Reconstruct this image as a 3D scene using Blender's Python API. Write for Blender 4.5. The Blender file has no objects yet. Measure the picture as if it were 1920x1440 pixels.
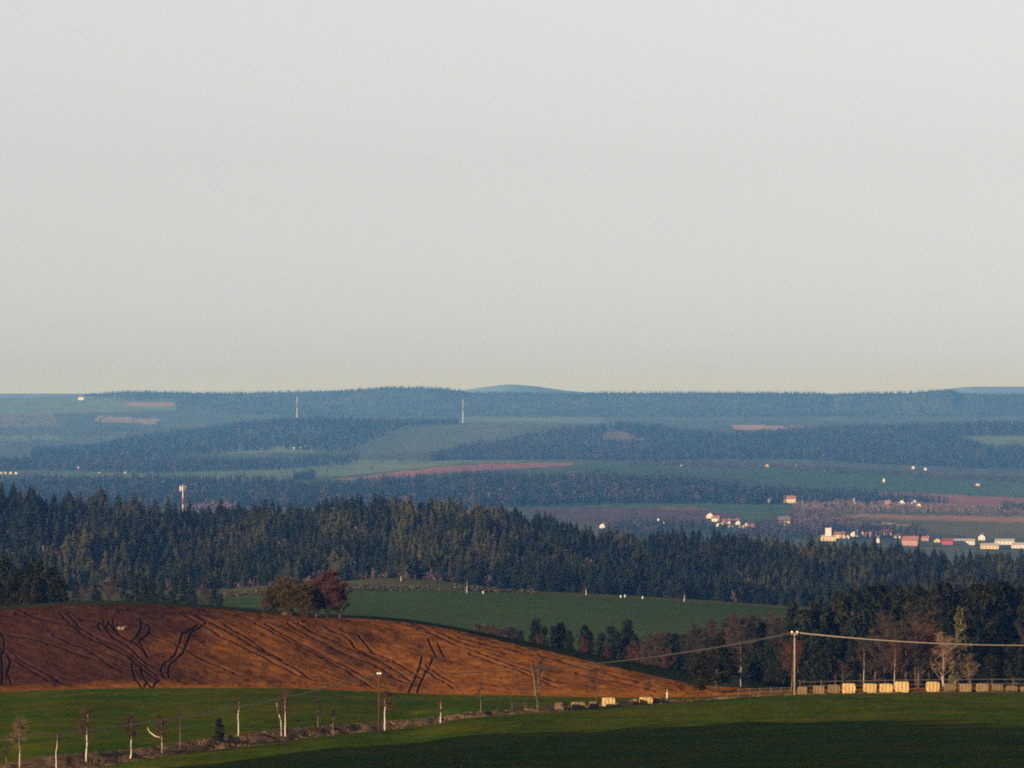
import bpy, math, random
import numpy as np

# ------------------------------------------------------------------ camera, sky, sun, exposure
S = bpy.context.scene
C = S.collection
F = 13728.0                      # focal length in photo pixels (1920 wide, 8 degree telephoto)
cam_d = bpy.data.cameras.new('camera'); cam = bpy.data.objects.new('camera', cam_d); C.objects.link(cam)
cam_d.sensor_width = 36.0; cam_d.lens = 36.0 * F / 1920.0
cam_d.clip_start = 1.0; cam_d.clip_end = 150000.0
cam.location = (0, 0, 0); cam.rotation_euler = (math.radians(90), 0, 0)
S.camera = cam
SUN_EL, SUN_AZ = 8.5, 42.0       # azimuth: degrees to the left of straight behind the camera
el, az = math.radians(SUN_EL), math.radians(SUN_AZ)
W = bpy.data.worlds.new('World'); S.world = W; W.use_nodes = True
wn = W.node_tree.nodes; wl = W.node_tree.links; wn.clear()
sky = wn.new('ShaderNodeTexSky'); sky.sky_type = 'NISHITA'; sky.sun_disc = False
sky.sun_elevation = el; sky.sun_rotation = math.radians(180 + SUN_AZ)
sky.altitude = 600; sky.air_density = 0.6; sky.dust_density = 0.6; sky.ozone_density = 1.5
bg = wn.new('ShaderNodeBackground'); bg.inputs['Strength'].default_value = 0.06
wo = wn.new('ShaderNodeOutputWorld'); hsv = wn.new('ShaderNodeHueSaturation'); hsv.inputs['Saturation'].default_value = 0.04     # hazy, washed out evening sky
wl.new(sky.outputs[0], hsv.inputs['Color']); tnt = wn.new('ShaderNodeVectorMath'); tnt.operation = 'MULTIPLY'; tnt.inputs[1].default_value = (1.008, 1.002, 0.975)
wl.new(hsv.outputs[0], tnt.inputs[0]); wl.new(tnt.outputs[0], bg.inputs[0]); wl.new(bg.outputs[0], wo.inputs[0])
sl = bpy.data.lights.new('sun', 'SUN'); sl.energy = 5.0; sl.angle = math.radians(0.5); sl.color = (1.0, 0.74, 0.52)
so = bpy.data.objects.new('sun', sl); C.objects.link(so)
from mathutils import Vector
to_sun = Vector((-math.sin(az) * math.cos(el), -math.cos(az) * math.cos(el), math.sin(el)))
so.rotation_euler = to_sun.to_track_quat('Z', 'Y').to_euler(); so.location = (-300, -300, 150)
S.view_settings.view_transform = 'Standard'; S.view_settings.look = 'None'
S.view_settings.exposure = 1.07; S.view_settings.gamma = 1.0
S.render.engine = 'CYCLES'
S.cycles.use_denoising = False; S.cycles.filter_width = 1.9      # long lens softness, film-like grain
S.cycles.max_bounces = 4; S.cycles.diffuse_bounces = 2; S.cycles.glossy_bounces = 1
S.cycles.volume_bounces = 1; S.cycles.transparent_max_bounces = 4
HAZE_DENSITY, HAZE_COLOR = 4.5e-5, (0.115, 0.37, 1.0)

DM = ([1750, 2600, 2950, 3250, 3500, 4700, 5500, 6300, 7600, 9200, 10200, 11200, 13300, 14600, 15800, 17200, 20000, 200000],
      [1750, 2050, 2180, 2300, 2400, 3100, 4300, 6300, 8000, 10500, 12000, 13500, 17000, 19000, 21500, 24000, 28000, 208000])
def dm(D):                       # remaps distances beyond the crop field to suit the haze
    D = np.asarray(D, float); return np.where(D <= 1750, D, np.interp(D, *DM))

# ------------------------------------------------------------------ helpers
def tag(o, label=None, cat=None, group=None, kind=None):
    if label: o['label'] = label
    if cat: o['category'] = cat
    if group: o['group'] = group
    if kind: o['kind'] = kind
    return o

def mk_mesh(name, verts, faces, mats, midx=None, col=None, smooth=False):
    """verts (n,3); faces (m,3) or (m,4) array; col per-vertex rgb."""
    me = bpy.data.meshes.new(name)
    v = np.asarray(verts, dtype=np.float32); f = np.asarray(faces, dtype=np.int32)
    n = f.shape[1]
    me.vertices.add(len(v)); me.vertices.foreach_set('co', v.ravel())
    me.loops.add(f.size); me.loops.foreach_set('vertex_index', f.ravel())
    me.polygons.add(len(f)); me.polygons.foreach_set('loop_start', np.arange(0, f.size, n, dtype=np.int32))
    if midx is not None: me.polygons.foreach_set('material_index', np.asarray(midx, dtype=np.int32))
    me.polygons.foreach_set('use_smooth', np.full(len(f), smooth))
    if col is not None:
        a = me.color_attributes.new('Col', 'FLOAT_COLOR', 'POINT')
        c4 = np.ones((len(v), 4), dtype=np.float32); c4[:, :3] = col
        a.data.foreach_set('color', c4.ravel())
    for m in (mats if isinstance(mats, (list, tuple)) else [mats]): me.materials.append(m)
    me.update(calc_edges=True); me.validate()
    return me

def add(name, me, parent=None, loc=None):
    o = bpy.data.objects.new(name, me); C.objects.link(o)
    if parent is not None: o.parent = parent
    if loc is not None: o.location = loc
    return o

def empty(name, loc, rz=0.0):
    o = bpy.data.objects.new(name, None); C.objects.link(o); o.location = loc; o.rotation_euler = (0, 0, rz); o.empty_display_size = 0.5
    return o

class Geo:
    def __init__(s): s.v = []; s.f = []; s.c = []; s.n = 0
    def add(s, v, f, c=None):
        v = np.asarray(v, float); f = np.asarray(f, int)
        s.v.append(v); s.f.append(f + s.n); s.n += len(v)
        if c is not None: s.c.append(np.broadcast_to(np.asarray(c, float), (len(v), 3)))
    def mesh(s, name, mats, smooth=False):
        return mk_mesh(name, np.concatenate(s.v), np.concatenate(s.f), mats, col=np.concatenate(s.c) if s.c else None, smooth=smooth)

def tube(pts, rad, sides=6, cap=True):
    pts = np.asarray(pts, float); n = len(pts); rad = np.broadcast_to(rad, (n,))
    t = np.gradient(pts, axis=0); t /= np.linalg.norm(t, axis=1)[:, None] + 1e-9
    ref = np.array([0.31, 0.95, 0.05]); u = np.cross(t, ref); u /= np.linalg.norm(u, axis=1)[:, None] + 1e-9
    w = np.cross(t, u)
    a = np.arange(sides) * 2 * math.pi / sides
    v = (pts[:, None, :] + rad[:, None, None] * (np.cos(a)[None, :, None] * u[:, None, :] + np.sin(a)[None, :, None] * w[:, None, :])).reshape(-1, 3)
    i = np.arange(n - 1)[:, None] * sides; j = np.arange(sides)[None, :]; k = (j + 1) % sides
    q = np.stack([i + j, i + k, i + sides + k, i + sides + j], -1).reshape(-1, 4)
    tri = np.concatenate([q[:, [0, 1, 2]], q[:, [0, 2, 3]]])
    if cap:
        v = np.concatenate([v, pts[[0, -1]]]); b = n * sides
        c0 = np.stack([np.full(sides, b), (np.arange(sides) + 1) % sides, np.arange(sides)], -1)
        c1 = np.stack([np.full(sides, b + 1), (n - 1) * sides + np.arange(sides), (n - 1) * sides + (np.arange(sides) + 1) % sides], -1)
        tri = np.concatenate([tri, c0, c1])
    return v, tri

BOXF = np.array([[0, 2, 1], [0, 3, 2], [4, 5, 6], [4, 6, 7], [0, 1, 5], [0, 5, 4], [1, 2, 6], [1, 6, 5], [2, 3, 7], [2, 7, 6], [3, 0, 4], [3, 4, 7]])
def box(x0, x1, y0, y1, z0, z1):
    return np.array([[x0, y0, z0], [x1, y0, z0], [x1, y1, z0], [x0, y1, z0], [x0, y0, z1], [x1, y0, z1], [x1, y1, z1], [x0, y1, z1]], float), BOXF

def pchip_slopes(x, y):
    """x,y: (k, n) knots along axis 0."""
    h = np.diff(x, axis=0); d = np.diff(y, axis=0) / np.maximum(h, 1e-9)
    m = np.zeros_like(y)
    same = (d[:-1] * d[1:]) > 0
    w1 = 2 * h[1:] + h[:-1]; w2 = h[1:] + 2 * h[:-1]
    with np.errstate(divide='ignore', invalid='ignore'):
        hm = (w1 + w2) / (w1 / d[:-1] + w2 / d[1:])
    m[1:-1] = np.where(same, hm, 0.0)
    m[0] = d[0]; m[-1] = d[-1]
    return m

def pchip1(xs, ys, q):
    xs = np.asarray(xs, float); ys = np.asarray(ys, float); q = np.clip(np.asarray(q, float), xs[0], xs[-1])
    m = pchip_slopes(xs[:, None], ys[:, None])[:, 0]
    i = np.clip(np.searchsorted(xs, q, side='right') - 1, 0, len(xs) - 2)
    h = xs[i + 1] - xs[i]; t = (q - xs[i]) / h
    return ((2 * t**3 - 3 * t**2 + 1) * ys[i] + (t**3 - 2 * t**2 + t) * h * m[i] + (-2 * t**3 + 3 * t**2) * ys[i + 1] + (t**3 - t**2) * h * m[i + 1])

# ------------------------------------------------------------------ materials
def nd(nt, kind, **kw):
    n = nt.nodes.new(kind)
    for k, v in kw.items(): setattr(n, k, v)
    return n

def mat(name, color, rough=0.9, var=0.25, scale=1.0, attr=False, bump=0.0, bump_scale=None, rnd=0.0, streak=None, spec=0.0, tint=None, detail=5.0):
    """diffuse-ish principled material: colour x noise (object space, metres) x optional vertex colour x per-object random."""
    m = bpy.data.materials.new(name); m.use_nodes = True; nt = m.node_tree; L = nt.links
    b = nt.nodes['Principled BSDF']; b.inputs['Roughness'].default_value = rough; b.inputs['Specular IOR Level'].default_value = spec
    tc = nd(nt, 'ShaderNodeTexCoord'); mp = nd(nt, 'ShaderNodeMapping')
    L.new(tc.outputs['Object'], mp.inputs[0])
    if streak: mp.inputs['Scale'].default_value = streak; 
    nz = nd(nt, 'ShaderNodeTexNoise'); nz.inputs['Scale'].default_value = scale; nz.inputs['Detail'].default_value = detail
    L.new(mp.outputs[0], nz.inputs['Vector'])
    mr = nd(nt, 'ShaderNodeMapRange'); mr.inputs[1].default_value = 0.25; mr.inputs[2].default_value = 0.75
    mr.inputs[3].default_value = 1 - var; mr.inputs[4].default_value = 1 + var
    L.new(nz.outputs[0], mr.inputs[0])
    mx = nd(nt, 'ShaderNodeMix', data_type='RGBA', blend_type='MIX')
    c2 = tint if tint else color
    mx.inputs[6].default_value = (*color, 1); mx.inputs[7].default_value = (*c2, 1)
    nz2 = nd(nt, 'ShaderNodeTexNoise'); nz2.inputs['Scale'].default_value = scale * 0.23; nz2.inputs['Detail'].default_value = 3.0
    L.new(mp.outputs[0], nz2.inputs['Vector'])
    mr2 = nd(nt, 'ShaderNodeMapRange'); mr2.inputs[1].default_value = 0.4; mr2.inputs[2].default_value = 0.6
    L.new(nz2.outputs[0], mr2.inputs[0]); L.new(mr2.outputs[0], mx.inputs[0])
    out = mx.outputs[2]
    def mul(a, bsock):
        vm = nd(nt, 'ShaderNodeVectorMath', operation='MULTIPLY'); L.new(a, vm.inputs[0]); L.new(bsock, vm.inputs[1]); return vm.outputs[0]
    out = mul(out, mr.outputs[0])
    if attr:
        at = nd(nt, 'ShaderNodeAttribute'); at.attribute_name = 'Col'; out = mul(out, at.outputs['Color'])
    if rnd:
        oi = nd(nt, 'ShaderNodeObjectInfo'); m3 = nd(nt, 'ShaderNodeMapRange'); m3.inputs[3].default_value = 1 - rnd; m3.inputs[4].default_value = 1 + rnd
        L.new(oi.outputs['Random'], m3.inputs[0]); out = mul(out, m3.outputs[0])
    L.new(out, b.inputs['Base Color'])
    if bump:
        bp = nd(nt, 'ShaderNodeBump'); bp.inputs['Strength'].default_value = 1.0; bp.inputs['Distance'].default_value = bump
        nb = nd(nt, 'ShaderNodeTexNoise'); nb.inputs['Scale'].default_value = bump_scale or scale; nb.inputs['Detail'].default_value = 6
        L.new(mp.outputs[0], nb.inputs['Vector']); L.new(nb.outputs[0], bp.inputs['Height']); L.new(bp.outputs[0], b.inputs['Normal'])
    return m

M = {}
M['grass'] = mat('young_crop_grass', (0.036, 0.066, 0.001), var=0.38, scale=0.35, bump=0.12, bump_scale=1.2, tint=(0.068, 0.072, 0.001))
M['grass_mid'] = mat('distant_crop_grass', (0.050, 0.082, 0.018), var=0.12, scale=0.05, bump=0.1, bump_scale=0.5)
M['verge'] = mat('dry_verge', (0.12, 0.076, 0.042), var=0.45, scale=0.8, bump=0.25, bump_scale=1.5, tint=(0.07, 0.052, 0.025))
M['soil'] = mat('ploughed_soil', (1, 1, 1), var=0.28, scale=0.35, attr=True, bump=0.12, bump_scale=2.0)
M['valley'] = mat('valley_land', (1, 1, 1), var=0.18, scale=0.012, attr=True)
M['ground'] = mat('rough_grass', (0.03, 0.038, 0.012), var=0.25, scale=0.05)
M['forest'] = mat('conifer_needles', (1, 1, 1), var=0.2, scale=0.2, attr=True)
M['needle'] = mat('pine_needles', (1, 1, 1), var=0.25, scale=1.0, attr=True, rnd=0.2)
M['bark'] = mat('brown_bark', (0.06, 0.042, 0.028), var=0.3, scale=4.0)
M['birch'] = mat('birch_bark', (0.50, 0.46, 0.38), var=0.22, scale=2.2, tint=(0.26, 0.22, 0.16))
M['greybark'] = mat('grey_bark', (0.16, 0.12, 0.085), var=0.3, scale=3.0)
M['twig_red'] = mat('reddish_twigs', (0.064, 0.028, 0.016), var=0.3, scale=1.0, rnd=0.15)
M['twig_brown'] = mat('brown_twigs', (0.038, 0.026, 0.018), var=0.3, scale=1.0, rnd=0.2)
M['twig_olive'] = mat('olive_twigs', (0.042, 0.028, 0.005), var=0.3, scale=1.0, rnd=0.2)
M['twig_tan'] = mat('tan_twigs', (0.13, 0.085, 0.045), var=0.3, scale=1.0, rnd=0.2)
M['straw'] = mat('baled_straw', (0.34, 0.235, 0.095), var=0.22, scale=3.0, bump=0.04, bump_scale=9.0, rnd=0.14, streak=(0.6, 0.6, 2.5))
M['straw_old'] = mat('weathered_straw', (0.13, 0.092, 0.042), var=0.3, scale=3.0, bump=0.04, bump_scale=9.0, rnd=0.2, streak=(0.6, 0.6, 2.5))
M['twine'] = mat('bale_twine', (0.10, 0.07, 0.04), var=0.1)
M['pole'] = mat('weathered_pole_wood', (0.21, 0.16, 0.115), var=0.25, scale=2.0, streak=(3, 3, 0.4))
M['pole_dark'] = mat('tarred_pole_wood', (0.055, 0.028, 0.018), var=0.25, scale=2.0, streak=(3, 3, 0.4))
M['ceramic'] = mat('white_ceramic', (0.8, 0.77, 0.7), rough=0.4, var=0.05)
M['rail'] = mat('grey_rail_wood', (0.085, 0.065, 0.048), var=0.3, scale=3.0)
M['wire'] = mat('aluminium_wire', (0.36, 0.30, 0.22), rough=0.5, var=0.1)
M['white'] = mat('white_render', (0.42, 0.40, 0.37), var=0.06, scale=0.3)
M['cream'] = mat('cream_render', (0.40, 0.32, 0.17), var=0.08, scale=0.3)
M['pinkwall'] = mat('pink_render', (0.24, 0.15, 0.11), var=0.08, scale=0.3)
M['redroof'] = mat('red_roof_tiles', (0.18, 0.06, 0.04), var=0.15, scale=0.6)
M['pinkroof'] = mat('faded_roof_tiles', (0.22, 0.105, 0.075), var=0.15, scale=0.6)
M['greyroof'] = mat('grey_sheet_roof', (0.34, 0.33, 0.31), var=0.1, scale=0.4)
M['darkroof'] = mat('dark_slate_roof', (0.10, 0.09, 0.09), var=0.15, scale=0.5)
M['glass'] = mat('window_glass', (0.06, 0.07, 0.08), rough=0.2, var=0.05, spec=0.5)
M['steel_white'] = mat('white_painted_steel', (0.40, 0.385, 0.36), rough=0.5, var=0.05)
M['steel_red'] = mat('red_painted_steel', (0.28, 0.04, 0.035), rough=0.5, var=0.05)
M['steel_grey'] = mat('galvanised_steel', (0.5, 0.5, 0.5), rough=0.5, var=0.1)

# ------------------------------------------------------------------ the terrain
# each curve crosses the whole view: screen bearing -> (distance, height). The ground is the smooth surface through them.
def cv(D, py=None, z=None):
    return dict(D=[(x, float(dm(d))) for x, d in D] if isinstance(D, list) else [(-4000, float(dm(D))), (5000, float(dm(D)))], py=py, z=z)
CUR = {}
ORDER = []
def curve(key, D, py=None, z=None):
    CUR[key] = cv(D, py, z); ORDER.append(key)
HID = [(-4000, 0), (5000, 0)]
C9PY = [(-300, 1112), (420, 1104), (500, 1098), (640, 1090), (720, 1084), (800, 1087), (900, 1098), (990, 1110), (1100, 1116), (1300, 1127), (1470, 1139), (1920, 1160), (2300, 1165)]
curve('behind', -260.0, z=[(-4000, 4), (5000, 6)])
curve('foot', 0.0, z=[(-4000, -1.7), (5000, -1.7)])
curve('slope_a', 90.0, z=[(-4000, -7.5), (5000, -7.5)])
curve('slope_b', 380.0, z=[(-4000, -24), (5000, -24)])
curve('meadow_near', 600.0, py=[(-4000, 1475), (5000, 1475)])
curve('meadow_far', [(-4000, 800), (0, 850), (700, 920), (1300, 985), (1500, 1000), (1920, 1000), (5000, 1000)],
      py=[(-1500, 1490), (-300, 1485), (0, 1468), (180, 1440), (330, 1415), (480, 1397), (620, 1379), (760, 1365), (900, 1344), (1000, 1337), (1100, 1330), (1300, 1315), (1500, 1303), (1920, 1298), (3000, 1298)])
curve('verge_far', [(-4000, 812), (0, 862), (700, 931), (1300, 992), (1500, 1005), (1920, 1005), (5000, 1005)],
      py=[(-1500, 1460), (-300, 1455), (0, 1432), (100, 1416), (250, 1404), (350, 1390), (480, 1372), (620, 1359), (760, 1350), (900, 1334), (1010, 1327), (1300, 1310), (1500, 1300), (1920, 1295), (3000, 1295)])
curve('knoll_foot', [(-4000, 1040), (0, 1040), (700, 1040), (1000, 1025), (1300, 1012), (1500, 1012), (5000, 1012)],
      py=[(-1500, 1305), (0, 1297), (200, 1291), (480, 1290), (700, 1297), (850, 1303), (960, 1304), (1040, 1306), (1200, 1308), (1300, 1307), (1400, 1302), (1480, 1298), (1920, 1292), (3000, 1292)])
curve('knoll_crest', [(-4000, 1105), (0, 1108), (700, 1108), (1000, 1085), (1300, 1040), (1500, 1034), (5000, 1034)],
      py=[(-1500, 1190), (-300, 1162), (0, 1143), (130, 1134), (250, 1132), (400, 1141), (500, 1150), (600, 1157), (680, 1160), (760, 1167), (860, 1183), (960, 1206), (1060, 1228), (1160, 1252), (1250, 1272), (1310, 1284), (1400, 1290), (1480, 1294), (1920, 1288), (3000, 1288)])
curve('dell', [(-4000, 1450), (5000, 1450)], py=[(-1500, 1260), (0, 1225), (400, 1235), (700, 1270), (900, 1300), (1480, 1300), (3000, 1305)])
curve('crop_near', 1750.0, py=[(-1500, 1160), (0, 1165), (400, 1180), (600, 1200), (900, 1240), (1480, 1245), (3000, 1245)])
curve('crop_far', 2600.0, py=[(-1500, 1128), (0, 1126), (420, 1119), (650, 1107), (800, 1107), (960, 1112), (1100, 1118), (1300, 1129), (1470, 1141), (1920, 1163), (3000, 1166)])
curve('crop_top', 2950.0, py=C9PY)
curve('dip', 3250.0, py=[(x, y + 38) for x, y in C9PY])
curve('wood_foot', 3500.0, py=[(x, y + 22) for x, y in C9PY])
curve('wood_crest', [(-4000, 4700), (1000, 4700), (1500, 4500), (5000, 4500)],
      py=[(-1500, 960), (-300, 955), (0, 962), (80, 970), (160, 972), (240, 981), (320, 990), (420, 994), (520, 988), (600, 986), (650, 980), (760, 977), (850, 979), (960, 991), (1040, 1008), (1120, 1030), (1200, 1040), (1300, 1046), (1400, 1054), (1500, 1063), (1600, 1070), (1700, 1084), (1920, 1090), (3000, 1090)])
curve('valley_hidden', 5500.0, py=[(-1500, 1050), (1000, 1055), (1920, 1090), (3000, 1090)])
curve('valley_a', 6300.0, py=[(-1500, 1010), (900, 1010), (1100, 1022), (1500, 1035), (1920, 1046), (3000, 1046)])
curve('valley_b', 7600.0, py=[(-1500, 955), (900, 955), (1100, 962), (1500, 965), (1920, 975), (3000, 975)])
curve('valley_c', 9200.0, py=[(-1500, 905), (300, 905), (640, 899), (860, 888), (1050, 890), (1300, 905), (1500, 920), (1920, 938), (3000, 938)])
curve('valley_d', 10200.0, py=[(-1500, 885), (300, 885), (640, 885), (860, 870), (1050, 868), (1300, 875), (1500, 885), (1920, 902), (3000, 902)])
curve('valley_e', 11200.0, py=[(-1500, 868), (500, 862), (1000, 858), (1400, 866), (1920, 884), (3000, 884)])
curve('hill_crest', [(-4000, 13300), (5000, 13300)],
      py=[(-1500, 850), (0, 842), (130, 842), (250, 824), (400, 807), (500, 794), (600, 788), (700, 792), (860, 793), (960, 790), (1130, 796), (1250, 803), (1380, 806), (1500, 810), (1650, 806), (1800, 802), (1920, 799), (3000, 799)])
curve('back_valley', 14600.0, py=[(-1500, 815), (0, 815), (300, 810), (900, 806), (1920, 803), (3000, 803)])
curve('ridge_mid', 15800.0, py=[(-1500, 785), (0, 779), (600, 777), (900, 781), (1920, 781), (3000, 781)])
curve('ridge_crest', [(-4000, 17200), (5000, 17200)],
      py=[(-1500, 752), (-200, 749), (0, 746), (150, 742), (250, 735), (420, 738), (560, 735), (660, 732), (740, 727), (820, 729), (900, 737), (960, 737), (1060, 739), (1200, 737), (1400, 737), (1545, 739), (1556, 742), (1575, 739), (1700, 737), (1760, 733), (1785, 733), (1800, 739), (1920, 740), (3000, 740)])
curve('beyond', 17800.0, py=[(-1500, 752), (3000, 752)])
curve('far_hill_crest', 18900.0, py=[(-1500, 738), (700, 738), (840, 736), (880, 730), (915, 725), (955, 721), (1000, 724), (1030, 728), (1070, 733), (1150, 738), (1700, 738), (1760, 731), (1830, 725), (1920, 725), (2100, 728), (3000, 735)])
curve('far_end', 19400.0, py=[(-1500, 745), (3000, 745)])

def curve_eval(key, c):
    k = CUR[key]; c = np.asarray(c, float)
    D = pchip1(*zip(*k['D']), c)
    if k['z'] is not None: return D, pchip1(*zip(*k['z']), c)
    py = pchip1(*zip(*k['py']), c)
    return D, -(py - 720) / F * D

def ground_z(c, D):
    """height of the ground at bearing column c and distance D (arrays)."""
    c = np.atleast_1d(np.asarray(c, float)); D = np.atleast_1d(np.asarray(D, float)); c, D = np.broadcast_arrays(c, D)
    K = [curve_eval(k, c) for k in ORDER]
    xs = np.stack([k[0] for k in K]); ys = np.stack([k[1] for k in K]); m = pchip_slopes(xs, ys)
    i = np.clip((xs <= D[None]).sum(0) - 1, 0, len(ORDER) - 2); a = np.arange(len(c))
    h = xs[i + 1, a] - xs[i, a]; t = np.clip((D - xs[i, a]) / h, 0, 1)
    return ((2 * t**3 - 3 * t**2 + 1) * ys[i, a] + (t**3 - 2 * t**2 + t) * h * m[i, a] + (-2 * t**3 + 3 * t**2) * ys[i + 1, a] + (t**3 - t**2) * h * m[i + 1, a])

def wx(c, D): return (np.asarray(c, float) - 960) / F * np.maximum(D, 600.0)
def col_of(x, D): return x * F / max(D, 600.0) + 960
def G(px, D, dz=0.0):
    return (float(wx(px, D)), float(D), float(ground_z(px, D)[0]) + dz)
def hit(px, py, D0, D1):
    """distance at which the ray through a photo pixel meets the ground between D0 and D1."""
    D = np.linspace(D0, D1, 500); g = ground_z(np.full(500, float(px)), D); r = -(py - 720) / F * D
    below = np.nonzero(r <= g)[0]
    if len(below) == 0: return float(D[np.argmin(r - g)])
    return float(D[below[0]])
def at(px, py, D0, D1):
    return G(px, hit(px, py, D0, D1))

def columns(step):
    return np.concatenate([np.linspace(-4000, -160, 40), np.arange(-80, 2000.1, step), np.linspace(2080, 5000, 30)])
COL_N, COL_F = columns(2.5), columns(4.0)

def strip(name, keys, rows, material, cols, colfn=None, dispfn=None):
    ka, kb = keys
    i0, i1 = ORDER.index(ka), ORDER.index(kb)
    Ds = []
    seg = [(ORDER[i], ORDER[i + 1]) for i in range(i0, i1)]
    per = rows if isinstance(rows, list) else [rows] * len(seg)
    for (a, b), n in zip(seg, per):
        Da, Db = curve_eval(a, cols)[0], curve_eval(b, cols)[0]
        for t in np.arange(n) / n: Ds.append(Da + (Db - Da) * t)
    Ds.append(curve_eval(kb, cols)[0])
    D = np.stack(Ds); nr, nc = D.shape
    cc = np.broadcast_to(cols, D.shape)
    z = ground_z(cc.ravel(), D.ravel()).reshape(D.shape)
    col = None
    if dispfn or colfn:
        py = 720 - z / np.maximum(D, 1) * F
        if dispfn: z = z + dispfn(cc, py, D)
        if colfn: col = colfn(cc, py, D).reshape(-1, 3)
    v = np.stack([wx(cc, D), D, z], -1).reshape(-1, 3)
    i = np.arange(nr - 1)[:, None] * nc; j = np.arange(nc - 1)[None, :]
    q = np.stack([i + j, i + j + 1, i + nc + j + 1, i + nc + j], -1).reshape(-1, 4)
    o = add(name, mk_mesh(name, v, q, material, col=col, smooth=True)); o['kind'] = 'structure'
    return o

def vnoise(x, y, seed=0):
    """smooth value noise on arrays."""
    r = np.random.default_rng(seed); T = r.random((64, 64))
    xi = np.floor(x).astype(int); yi = np.floor(y).astype(int); fx = x - xi; fy = y - yi
    fx = fx * fx * (3 - 2 * fx); fy = fy * fy * (3 - 2 * fy)
    g = lambda a, b: T[a % 64, b % 64]
    return (g(xi, yi) * (1 - fx) + g(xi + 1, yi) * fx) * (1 - fy) + (g(xi, yi + 1) * (1 - fx) + g(xi + 1, yi + 1) * fx) * fy

# wheel ruts pressed into the ploughed knoll
RUTS = [
    [(0, 1185), (8, 1195), (9, 1212), (3, 1228), (5, 1252), (4, 1280)], [(0, 1212), (14, 1226), (20, 1240), (14, 1262), (22, 1281)],
    [(20, 1232), (55, 1254), (90, 1276)], [(30, 1232), (75, 1258), (112, 1276)],
    [(0, 1186), (60, 1195), (120, 1216), (180, 1238)], [(30, 1150), (75, 1160), (140, 1172), (170, 1186), (205, 1210), (245, 1232), (262, 1246)],
    [(48, 1148), (80, 1160), (120, 1168)], [(112, 1150), (135, 1172), (160, 1190), (195, 1208), (240, 1230), (262, 1248), (280, 1262), (296, 1276)],
    [(128, 1152), (150, 1175), (178, 1192), (215, 1208), (245, 1226), (268, 1244), (290, 1262), (300, 1276)],
    [(195, 1162), (198, 1178), (210, 1192), (235, 1208), (252, 1222), (272, 1240), (300, 1252)], [(190, 1182), (184, 1174), (188, 1166), (194, 1170)],
    [(212, 1162), (214, 1178), (228, 1192), (250, 1204), (266, 1216), (278, 1232)], [(206, 1182), (200, 1172), (205, 1165), (210, 1172)],
    [(264, 1163), (266, 1176), (258, 1192), (246, 1204)], [(264, 1164), (282, 1172), (280, 1186), (262, 1203), (270, 1218), (280, 1232)],
    [(249, 1236), (248, 1252), (253, 1272), (268, 1290), (274, 1284)], [(264, 1244), (265, 1258), (272, 1276), (286, 1290), (296, 1278)],
    [(372, 1170), (342, 1188), (338, 1205), (328, 1228), (305, 1246), (302, 1258), (312, 1274)], [(386, 1168), (360, 1184), (352, 1205), (344, 1224), (318, 1246), (316, 1260), (318, 1272)],
    [(340, 1150), (375, 1168), (420, 1195), (480, 1224), (560, 1268)], [(360, 1150), (390, 1164), (440, 1192), (500, 1222), (585, 1274)],
    [(478, 1168), (520, 1190), (570, 1214), (620, 1238), (680, 1276), (700, 1288)], [(498, 1172), (545, 1196), (600, 1224), (650, 1248), (690, 1272)],
    [(540, 1170), (580, 1192), (640, 1222), (700, 1244), (745, 1272), (770, 1280)], [(560, 1170), (600, 1190), (650, 1214), (710, 1236), (770, 1274)],
    [(612, 1176), (645, 1192), (660, 1204), (664, 1212), (700, 1230), (730, 1240)], [(640, 1178), (672, 1190), (682, 1204), (698, 1220), (740, 1240), (800, 1275)],
    [(804, 1200), (810, 1212), (818, 1228)], [(822, 1206), (828, 1220), (834, 1230)],
    [(792, 1233), (788, 1250), (780, 1268), (767, 1298)], [(812, 1236), (806, 1250), (792, 1272), (783, 1298)],
    [(745, 1166), (800, 1184), (850, 1206), (900, 1224)], [(770, 1168), (820, 1186), (880, 1208), (960, 1226)],
    [(880, 1226), (930, 1242), (1000, 1268), (1050, 1290)], [(900, 1225), (960, 1246), (1040, 1276)],
    [(900, 1206), (980, 1222), (1080, 1248), (1160, 1268)], [(1010, 1228), (1100, 1252), (1200, 1280), (1270, 1296)], [(1080, 1262), (1180, 1284), (1230, 1296)],
    [(790, 1252), (830, 1276), (850, 1290)], [(800, 1250), (850, 1280)], [(240, 1143), (330, 1148), (420, 1158)], [(150, 1160), (195, 1166)],
    [(330, 1210), (380, 1235), (440, 1262)], [(100, 1190), (160, 1216), (230, 1262)], [(420, 1170), (470, 1200), (530, 1236)], [(860, 1196), (950, 1216)],
]
def rut_field(cc, py):
    best = np.full(cc.shape, 1e6)
    for r in RUTS:
        for (x0, y0), (x1, y1) in zip(r[:-1], r[1:]):
            m = (cc > min(x0, x1) - 12) & (cc < max(x0, x1) + 12) & (py > min(y0, y1) - 12) & (py < max(y0, y1) + 12)
            if not m.any(): continue
            a, b = cc[m] - x0, py[m] - y0; dx, dy = x1 - x0, y1 - y0
            t = np.clip((a * dx + b * dy) / (dx * dx + dy * dy), 0, 1)
            d = np.hypot(a - t * dx, b - t * dy); best[m] = np.minimum(best[m], d)
    return best
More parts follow.
